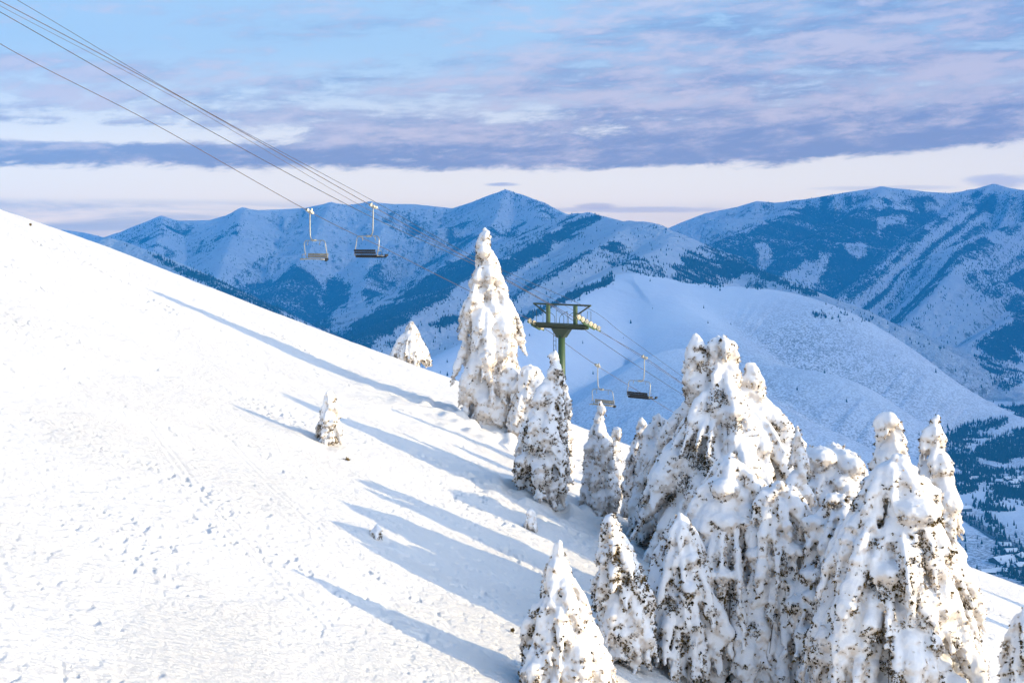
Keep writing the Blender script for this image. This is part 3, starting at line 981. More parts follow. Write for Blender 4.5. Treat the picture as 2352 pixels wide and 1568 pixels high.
def make_house(loc, rz, w, d, h, rh, label):
    root = empty('house', loc, rz)
    tag(root, label, 'house', 'houses at the edge of the valley town')
    bm = bmesh.new()
    vs_ = [bm.verts.new(v) for v in [(-w / 2, -d / 2, -3), (w / 2, -d / 2, -3), (w / 2, d / 2, -3), (-w / 2, d / 2, -3), (-w / 2, -d / 2, h), (w / 2, -d / 2, h), (w / 2, d / 2, h), (-w / 2, d / 2, h), (-w / 2, 0, h + rh), (w / 2, 0, h + rh)]]
    for f in [(0, 1, 5, 4), (2, 3, 7, 6), (3, 0, 4, 8, 7)[:5], (1, 2, 6, 9, 5)]:
        bm.faces.new([vs_[i] for i in f])
    me = bpy.data.meshes.new('wall')
    bm.to_mesh(me)
    me.materials.append(M_WALL)
    wl = bpy.data.objects.new('wall', me)
    COL.objects.link(wl)
    wl.parent = root
    e = 1.0
    k = rh / (d / 2)
    bm = bmesh.new()
    for lo in (0.15, .75):
        pass
    prof = [(-d / 2 - e, h - e * k), (0, h + rh), (d / 2 + e, h - e * k)]
    ring = []
    for x in (-w / 2 - e, w / 2 + e):
        ring.append([bm.verts.new((x, y, z + .1)) for y, z in prof] + [bm.verts.new((x, y, z + .9)) for y, z in reversed(prof)])
    n = 6
    for i in range(n):
        bm.faces.new([ring[0][i], ring[0][(i + 1) % n], ring[1][(i + 1) % n], ring[1][i]])
    bm.faces.new(ring[0])
    bm.faces.new(list(reversed(ring[1])))
    me = bpy.data.meshes.new('roof')
    bm.to_mesh(me)
    me.materials.append(M_ROOF)
    rf = bpy.data.objects.new('roof', me)
    COL.objects.link(rf)
    rf.parent = root
    return root


HOUSES = [
    (2303, 1290, .5, 44, 22, 6, 5, 'long low house with a wide snowy roof at the foot of the scrub hill'),
    (2342, 1283, .9, 26, 15, 6, 4, 'snow roofed house just below the bend of the valley road'),
    (2322, 1270, .2, 22, 12, 5, 4, 'snow roofed house in dark trees between the road and the long low house'),
    (2346, 1304, .4, 24, 14, 6, 4, 'snow roofed house above the sunlit snow edge at the far right'),
    (2308, 1256, -.2, 20, 12, 5, 4, 'small snowy house on the upper side of the scrub hill'),
    (2210, 1172, .3, 36, 16, 6, 4, 'house behind the right snowy tree where the road comes out'),
    (2236, 1102, .2, 22, 12, 5, 4, 'small snowy house left of the upper square field'),
    (2328, 1112, .5, 22, 12, 5, 4, 'small snowy house above the wooded strip right of the upper square field'),
]
for vx, vy, rz, w, d, h, rh, lab in HOUSES:
    p = thit(vx, vy)
    make_house(p, rz, w, d, h, rh, lab)

rh = np.random.default_rng(5)
for k in range(14):
    vx = float(rh.uniform(2262, 2350))
    vy = float(rh.uniform(1092, 1128)) if k < 6 else float(rh.uniform(1268, 1325))
    p = thit(vx, vy)
    make_house(p, float(rh.uniform(-.6, .9)), float(rh.uniform(14, 22)), float(rh.uniform(9, 12)), 4, 3.5,
               'little snow roofed house among the upper valley trees' if k < 6 else 'little snow roofed house of the dark settlement at the lower right')

# ------------------------------------------------------------------ snow laden firs
def ico(sub):
    bm = bmesh.new()
    bmesh.ops.create_icosphere(bm, subdivisions=sub, radius=1.0)
    V = np.array([v.co[:] for v in bm.verts])
    F = np.array([[v.index for v in f.verts] for f in bm.faces])
    bm.free()
    return V, F


ICO2 = ico(2)
ICO1 = ico(1)


def blobs_mesh(B, voxel, seed):
    """union of ellipsoid blobs (cx,cy,cz, rx,ry,rz, yaw) as one lumpy skin"""
    B = np.asarray(B)
    big = B[:, 3] > 0.16
    Vs, Fs, nb = [], [], 0
    for (IV, IF), sel in ((ICO2, big), (ICO1, ~big)):
        b = B[sel]
        if not len(b):
            continue
        p = IV[None] * b[:, None, 3:6]
        c_, s_ = np.cos(b[:, 6])[:, None], np.sin(b[:, 6])[:, None]
        x = p[..., 0] * c_ - p[..., 1] * s_ + b[:, None, 0]
        y = p[..., 0] * s_ + p[..., 1] * c_ + b[:, None, 1]
        z = p[..., 2] + b[:, None, 2]
        Vs.append(np.stack([x, y, z], -1).reshape(-1, 3))
        Fs.append((IF[None] + (np.arange(len(b)) * len(IV))[:, None, None] + nb).reshape(-1, 3))
        nb += len(b) * len(IV)
    o = mesh_np('tmp', np.concatenate(Vs), np.concatenate(Fs))
    md = o.modifiers.new('r', 'REMESH')
    md.mode = 'VOXEL'
    md.voxel_size = voxel
    md.adaptivity = 0.0
    dg = bpy.context.evaluated_depsgraph_get()
    me = bpy.data.meshes.new_from_object(o.evaluated_get(dg))
    old = o.data
    bpy.data.objects.remove(o)
    bpy.data.meshes.remove(old)
    n = len(me.vertices)
    co = np.empty(n * 3, dtype=np.float32)
    me.vertices.foreach_get('co', co)
    co = co.reshape(-1, 3)
    nf = len(me.polygons)
    fl = np.empty(nf * 4, dtype=np.int32)
    me.loops.foreach_get('vertex_index', fl)
    bpy.data.meshes.remove(me)
    return co.astype(np.float64), fl.reshape(-1, 4)


def vnormals(V, F):
    a = V[F[:, 2]] - V[F[:, 0]]
    b = V[F[:, 3]] - V[F[:, 1]]
    fn = np.cross(a, b)
    vn = np.zeros_like(V)
    for k in range(4):
        np.add.at(vn, F[:, k], fn)
    vn /= np.linalg.norm(vn, axis=1)[:, None] + 1e-12
    return vn, fn


def taubin(V, F, it=2):
    for _ in range(it):
        acc = np.zeros_like(V)
        cn = np.zeros(len(V))
        for k in range(4):
            np.add.at(acc, F[:, k], V[F[:, (k + 1) % 4]] + V[F[:, (k + 3) % 4]])
            np.add.at(cn, F[:, k], 2)
        V = V * .45 + acc / np.maximum(cn, 1)[:, None] * .55
    return V


SPRIG_B = 7


def sprigs(C, Nn, ln, tone, rg):
    """tufts of flat needles: C centres, Nn outward, ln length, tone value"""
    n = len(C)
    Vv, Tt = [], []
    for b in range(SPRIG_B):
        r = rg.normal(0, .75, (n, 3))
        d = Nn + r
        d[:, 2] -= .25
        d /= np.linalg.norm(d, axis=1)[:, None]
        side = np.cross(d, rg.normal(0, 1, (n, 3)))
        side /= np.linalg.norm(side, axis=1)[:, None] + 1e-9
        L = ln * rg.uniform(.5, 1.15, n)
        w = L * rg.uniform(.16, .30, n)
        p0 = C - d * (ln * .15)[:, None]
        p1 = C + d * (L * .55)[:, None] + side * (w)[:, None]
        p2 = C + d * (L * .55)[:, None] - side * (w)[:, None]
        p3 = C + d * L[:, None]
        Vv.append(np.stack([p0, p1, p3, p2], 1))
        t = np.clip(tone + rg.normal(0, .08, n), 0, 1)
        Tt.append(np.repeat(t[:, None], 4, 1))
    V = np.stack(Vv, 1).reshape(-1, 3)
    T = np.stack(Tt, 1).reshape(-1)
    F = np.arange(len(V)).reshape(-1, 4)
    return V, F, T


def tube(pts, rad, sides=8, cap=True):
    """pts list of Vector, rad list -> V,F(quads)"""
    pts = [Vector(p) for p in pts]
    n = len(pts)
    V = []
    up = Vector((0.13, 0.21, 0.97))
    for i, p in enumerate(pts):
        d = (pts[min(i + 1, n - 1)] - pts[max(i - 1, 0)]).normalized()
        a = d.cross(up)
        if a.length < .15:
            a = d.cross(Vector((1, 0.1, 0)))
        a.normalize()
        b = d.cross(a)
        for s in range(sides):
            t = 2 * math.pi * s / sides
            V.append(tuple(p + (a * math.cos(t) + b * math.sin(t)) * rad[i]))
    F = []
    for i in range(n - 1):
        for s in range(sides):
            F.append((i * sides + s, i * sides + (s + 1) % sides, (i + 1) * sides + (s + 1) % sides, (i + 1) * sides + s))
    if cap:
        c0 = len(V)
        V.append(tuple(pts[0]))
        V.append(tuple(pts[-1]))
        for s in range(sides):
            F.append((c0, (s + 1) % sides, s, c0))
            e = (n - 1) * sides
            F.append((c0 + 1, e + s, e + (s + 1) % sides, c0 + 1))
    return V, F


class MB:
    def __init__(s):
        s.V, s.F = [], []

    def add(s, V, F):
        b = len(s.V)
        s.V += [tuple(v) for v in V]
        s.F += [tuple(i + b for i in f) for f in F]
        return s

    def tube(s, pts, r, sides=8):
        rad = r if isinstance(r, (list, tuple)) else [r] * len(pts)
        return s.add(*tube(pts, rad, sides))

    def box(s, c, sz, M=None):
        hx_, hy_, hz_ = sz[0] / 2, sz[1] / 2, sz[2] / 2
        bv = min(hx_, hy_, hz_) * .25
        bm = bmesh.new()
        bmesh.ops.create_cube(bm, size=1.0)
        for v in bm.verts:
            v.co = Vector((v.co.x * sz[0], v.co.y * sz[1], v.co.z * sz[2]))
        bmesh.ops.bevel(bm, geom=list(bm.edges), offset=bv, segments=1, affect='EDGES')
        bm.verts.index_update()
        V = [(M @ v.co if M else v.co) + Vector(c) for v in bm.verts]
        F = [[v.index for v in f.verts] for f in bm.faces]
        bm.free()
        return s.add(V, F)

    def cyl(s, p0, p1, r, sides=16):
        return s.tube([p0, p1], r, sides)

    def obj(s, name, mat, parent=None, smooth=False):
        me = bpy.data.meshes.new(name)
        F = []
        for f in s.F:
            g = []
            for i in f:
                if i not in g:
                    g.append(i)
            F.append(g)
        me.from_pydata(s.V, [], F)
        me.polygons.foreach_set('use_smooth', [smooth] * len(F))
        me.materials.append(mat)
        me.update()
        o = bpy.data.objects.new(name, me)
        COL.objects.link(o)
        if parent:
            o.parent = parent
        return o


def fir(label, rows, base, seed, lump=1.0, vox=.05, leaders=(), droop=.75, dark=.35, dens=1.0, group='snow laden firs on the slope', lean=None, patches=(), tuft=.062, name='snowy_fir'):
    """rows: survey of the outline, (view y, left x, right x); base: foot point of the trunk"""
    rg = np.random.default_rng(seed)
    cush = lump > 1.05
    if cush:
        lump *= .74
        vox *= .88
    Y0 = base.y
    z0 = base.z
    rows = sorted(rows)
    zz = np.array([(551.2 - r[0]) * VK / FPX * Y0 for r in rows])[::-1]
    xl = np.array([(r[1] * VK - 512) / FPX * Y0 for r in rows])[::-1]
    xr = np.array([(r[2] * VK - 512) / FPX * Y0 for r in rows])[::-1]
    top = zz[-1]
    Ht = top - z0
    xc_top = (xl[-1] + xr[-1]) / 2
    # axis follows the middle of the outline loosely
    mid = (xl + xr) / 2
    zs = np.linspace(z0, top, 60)
    ax = np.interp(zs, zz, mid)
    ax = np.convolve(np.pad(ax, 14, mode='edge'), np.ones(29) / 29, mode='valid')
    line = base.x + (xc_top - base.x) * (zs - z0) / Ht
    w = sstep((zs - z0) / Ht, .0, .25)
    w2 = sstep((zs - z0) / Ht, .80, 1.0)
    axx = line * (1 - w) + ax * w
    axx = axx * (1 - w2) + (xc_top) * w2

    def axis(z):
        return np.interp(z, zs, axx)

    def RL(z):
        return np.maximum(axis(z) - np.interp(z, zz, xl), .03), np.maximum(np.interp(z, zz, xr) - axis(z), .03)

    def prof(z, phi):
        L, R = RL(z)
        c_ = np.cos(phi)
        return np.where(c_ < 0, L * c_ ** 2 + (L + R) * .5 * (1 - c_ ** 2), R * c_ ** 2 + (L + R) * .5 * (1 - c_ ** 2))

    B = []
    twig = []
    limb = []
    # number of boughs from the lateral surface
    lat = 0.0
    for z in np.linspace(z0, top, 40):
        L, R = RL(z)
        lat += math.pi * (L + R) * Ht / 40
    sz = np.clip(.055 + .030 * Ht, .06, .34) * lump
    nb = int(dens * lat / (sz * sz * 2.1))
    zgrid = np.linspace(z0 + .02 * Ht, top, 400)
    Lg, Rg = RL(zgrid)
    wgt = (Lg + Rg) + .12 * (Lg + Rg).max()
    cdf = np.cumsum(wgt) / wgt.sum()
    ga = rg.uniform(0, 6.28)
    nb = max(int(nb * .72), 12)
    under = []

    def put(x, y, z, r, st, ph):
        B.append((x, y, z, r * st, r * rg.uniform(.85, 1.05), r * rg.uniform(.85, 1.2), ph))

    for i in range(nb):
        q = (i + rg.random()) / nb
        zt = float(np.interp(q, cdf, zgrid))
        phi = ga + i * 2.39996 + rg.normal(0, .3)
        ts = Ht * .15
        ph_ = 2 * math.pi * zt / ts + 1.3 * math.sin(phi + ga) + .8 * math.sin(2 * phi)
        zt = min(max(zt - .85 * ts / (2 * math.pi) * math.sin(ph_), z0 + .02 * Ht), top - .01 * Ht)
        dpt = 1.0 if rg.random() < .75 else rg.uniform(.6, .88)
        pr0 = float(prof(zt, phi))
        r = pr0 * dpt * rg.uniform(.78, 1.14)
        hrel = (zt - z0) / Ht
        zr = min(zt + r * droop * rg.uniform(.8, 1.5) + .03 * Ht, top - .03 * Ht)
        s_b = sz * (.36 + .36 * (1 - hrel)) * rg.uniform(.55, 1.3)
        s_b = min(s_b, pr0 * .45 + .02)
        r = max(r - s_b * .5, .01)
        ln = math.hypot(r, zr - zt)
        stp = max(4, int(ln / (s_b * .7)))
        a0_ = float(axis(zr))
        dirx, diry = math.cos(phi), math.sin(phi)
        wob = rg.normal(0, .10)
        limb.append((a0_, Y0, zr, dirx, diry, r, zt))
        pillow = rg.uniform(.75, 1.45)
        for k in range(stp + 1):
            s = .25 + .75 * k / stp
            tap = (.55 + .75 * math.sin(math.pi * min(1, s ** 1.25 * .80))) * (1 - .45 * max(0, s - .8) / .2)
            rad = s_b * tap * rg.uniform(.85, 1.12)
            if .35 < s < .85:
                rad *= pillow
            rr = r * s ** .8
            z = zr + (zt - zr) * s ** 1.8
            x = float(axis(z)) * .5 + a0_ * .5 + dirx * rr - diry * wob * rr
            y = Y0 + diry * rr + dirx * wob * rr
            put(x, y, z + rad * .15, rad, rg.uniform(.9, 1.25), phi)
            if s > .3:
                under.append((x, y, z - rad * .55, dirx, diry, rad))
            if cush and k == int(stp * .6) and rg.random() < .085 and r > .5:
                br = sz * rg.uniform(1.1, 1.9)
                B.append((x, y, z + br * .15, br * 1.25, br, br * .72, phi))
            # side shoots hanging off the bough
            if s > .38 and rg.random() < .80:
                sd = rg.choice([-1, 1])
                az_ = phi + sd * rg.uniform(.25, 1.5)
                tl = s_b * rg.uniform(1.6, 3.6) * (1.15 - .5 * s)
                dn = rg.uniform(.55, 1.6)
                nn_ = 5
                for m in range(1, nn_ + 1):
                    f = m / nn_
                    hr = tl * f * .62
                    put(x + math.cos(az_) * hr, y + math.sin(az_) * hr, z - tl * dn * f ** 1.5, s_b * (.58 - .33 * f) * rg.uniform(.85, 1.2), 1.0, az_)
        if rg.random() < .5:
            # hooked tip
            x = float(axis(zt)) * .5 + a0_ * .5 + dirx * r
            for m in range(1, 4):
                put(x + dirx * s_b * .35 * m, Y0 + diry * (r + s_b * .35 * m), zt - s_b * .55 * m ** 1.2, s_b * (.48 - .10 * m), 1.0, phi)
    # trunk hidden in snow and the leader tip
    for z in np.linspace(z0 + .05 * Ht, top, max(12, int(Ht / (sz * .6)))):
        L, R = RL(z)
        rad = max((.26 if Ht > 3 else .42) * min(L, R), .035 * Ht ** .5)
        rad = min(rad, max(min(L, R) * 1.0, .04))
        B.append((float(axis(z)), Y0, z - rad * .6, rad, rad, rad * 1.3, 0))
    for (lx, ly, yoff, rows2) in leaders:
        z2 = np.array([(551.2 - r[0]) * VK / FPX * Y0 for r in rows2])[::-1]
        l2 = np.array([(r[1] * VK - 512) / FPX * Y0 for r in rows2])[::-1]
        r2 = np.array([(r[2] * VK - 512) / FPX * Y0 for r in rows2])[::-1]
        hgt2 = z2[-1] - z2[0]
        for z in np.linspace(z2[0], z2[-1], max(8, int(hgt2 / (sz * .30)))):
            a = float(np.interp(z, z2, l2))
            b = float(np.interp(z, z2, r2))
            hw = (b - a) / 2
            m_ = (a + b) / 2
            for k in range(3):
                rad = min(max(hw * rg.uniform(.42, .72), .03), sz * 1.5)
                ph = rg.uniform(0, 6.28)
                oo = max(hw - rad, 0)
                B.append((m_ + math.cos(ph) * oo, Y0 + yoff + math.sin(ph) * oo, z - rad * .8, rad, rad * .95, rad * rg.uniform(.75, 1.2), ph))
    V, F = blobs_mesh(B, vox, seed)
    V = taubin(V, F, 1)
    vn, fn = vnormals(V, F)
    # soft lumps, then wind carved grain
    f1 = fbm(V[:, 0] / (sz * 1.3), V[:, 1] / (sz * 1.3), V[:, 2] / (sz * 1.3), 2, seed + 1)
    f2 = fbm(V[:, 0] / .11, V[:, 1] / .11, V[:, 2] / .16, 2, seed + 2)
    rough = sstep(vn[:, 2], .55, -.1)
    V = V + vn * (f1 * sz * .14 + f2 * (.008 + .060 * rough) * min(1, vox / .04))[:, None]
    vn, fn = vnormals(V, F)
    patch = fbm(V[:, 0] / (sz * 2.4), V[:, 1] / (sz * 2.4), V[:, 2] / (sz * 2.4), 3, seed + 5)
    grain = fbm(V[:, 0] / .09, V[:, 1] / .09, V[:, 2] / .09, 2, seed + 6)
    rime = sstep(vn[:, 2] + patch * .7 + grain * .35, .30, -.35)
    root = empty(name, (base.x, base.y, base.z))
    off = np.array([base.x, base.y, base.z])
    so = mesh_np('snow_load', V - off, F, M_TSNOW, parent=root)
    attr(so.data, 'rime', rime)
    # needle tufts poke out below and beside the cushions
    fc = V[F].mean(1)
    fa_ = np.linalg.norm(fn, axis=1) * .5
    fnn = fn / (np.linalg.norm(fn, axis=1)[:, None] + 1e-12)
    pf = patch[F[:, 0]]
    pr = sstep(fnn[:, 2] + pf * .75, .42, -.25)
    darkp = sstep(fbm(fc[:, 0] / (sz * 2.0), fc[:, 1] / (sz * 2.0), fc[:, 2] / (sz * 3.0), 3, seed + 9) + (dark - .35) * 1.3, .16, .34)
    for (pvx, pvy, prad) in patches:
        px_, pz_ = (pvx * VK - 512) / FPX * Y0, (551.2 - pvy * 1.0) * VK / FPX * Y0
        rr_ = prad * VK / FPX * Y0
        dd_ = np.hypot(fc[:, 0] - px_, (fc[:, 2] - pz_))
        front = fnn[:, 1] < .2
        kx = sstep(dd_, rr_ * 1.2, rr_ * .4) * front
        darkp = np.maximum(darkp, kx)
        pr = np.maximum(pr, kx)
    rate = (pr * (.6 + 2.0 * darkp) + .025) * .52 / (tuft * tuft)
    rate *= np.where(fc[:, 1] > Y0 + .5, .35, 1.0)
    want = rg.random(len(fc)) < rate * fa_
    C = fc[want]
    if len(C):
        Nn = fnn[want]
        tone = np.where(rg.random(len(C)) < .10 + .80 * darkp[want], rg.uniform(.0, .50, len(C)), rg.uniform(.56, 1.0, len(C)))
        ln = tuft * rg.uniform(.6, 1.25, len(C))
        ln = np.where(tone < .5, ln * .9, ln)
        # needles under the boughs, seen through the gaps of the snow
        un = np.array(under)
        rep_ = 2 if Ht > 4.5 else 1
        un = np.repeat(un, rep_, 0)
        un = un[(rg.random(len(un)) < (.85 if Ht > 3 else .35)) & (un[:, 1] < Y0 + .4)]
        C2 = un[:, :3] + np.clip(rg.normal(0, .8, (len(un), 3)), -1.15, 1.15) * un[:, 5:6] * np.array([.75, .75, .45])
        N2 = np.stack([un[:, 3], un[:, 4], np.full(len(un), -.8)], -1)
        t2 = np.where(rg.random(len(un)) < .22 + dark * .55, rg.uniform(.0, .50, len(un)), rg.uniform(.56, .9, len(un)))
        C = np.concatenate([C, C2])
        Nn = np.concatenate([Nn, N2])
        tone = np.concatenate([tone, t2])
        ln = np.concatenate([ln, tuft * rg.uniform(.9, 1.6, len(un))])
        tv, tf, tt = sprigs(C, Nn, ln, tone, rg)
        no = mesh_np('needles', tv - off, tf, M_NEEDLE, smooth=False, parent=root)
        attr(no.data, 'tone', tt)
    mb = MB()
    tz = np.linspace(z0 - .25, top - .05 * Ht, 14)
    mb.tube([(float(axis(z)) - base.x, 0, z - base.z) for z in tz], [(.022 * Ht + .02) * (1 - .93 * k / 13) for k in range(14)], 9)
    mb.obj('trunk', M_BARK, root, True)
    mb = MB()
    for (a0_, y0_, zr, dx_, dy_, r, zt) in limb[::3]:
        pts = []
        for s in (0, .35, .7, 1.0):
            pts.append((a0_ + dx_ * r * s ** .85 - base.x, dy_ * r * s ** .85, zr + (zt - zr) * s ** 1.7 - .05 - base.z))
        mb.tube(pts, [.010 * Ht ** .5 + .012, .010 * Ht ** .5 + .008, .012, .005], 5)
    mb.obj('branches', M_BARK, root, True)
    tag(root, label, 'fir tree', group)
    return root


def foot(vx, Y):
    u = (vx * VK - 512) / FPX
    return Vector((u * Y, Y, float(G(u * Y, Y)) - .05))


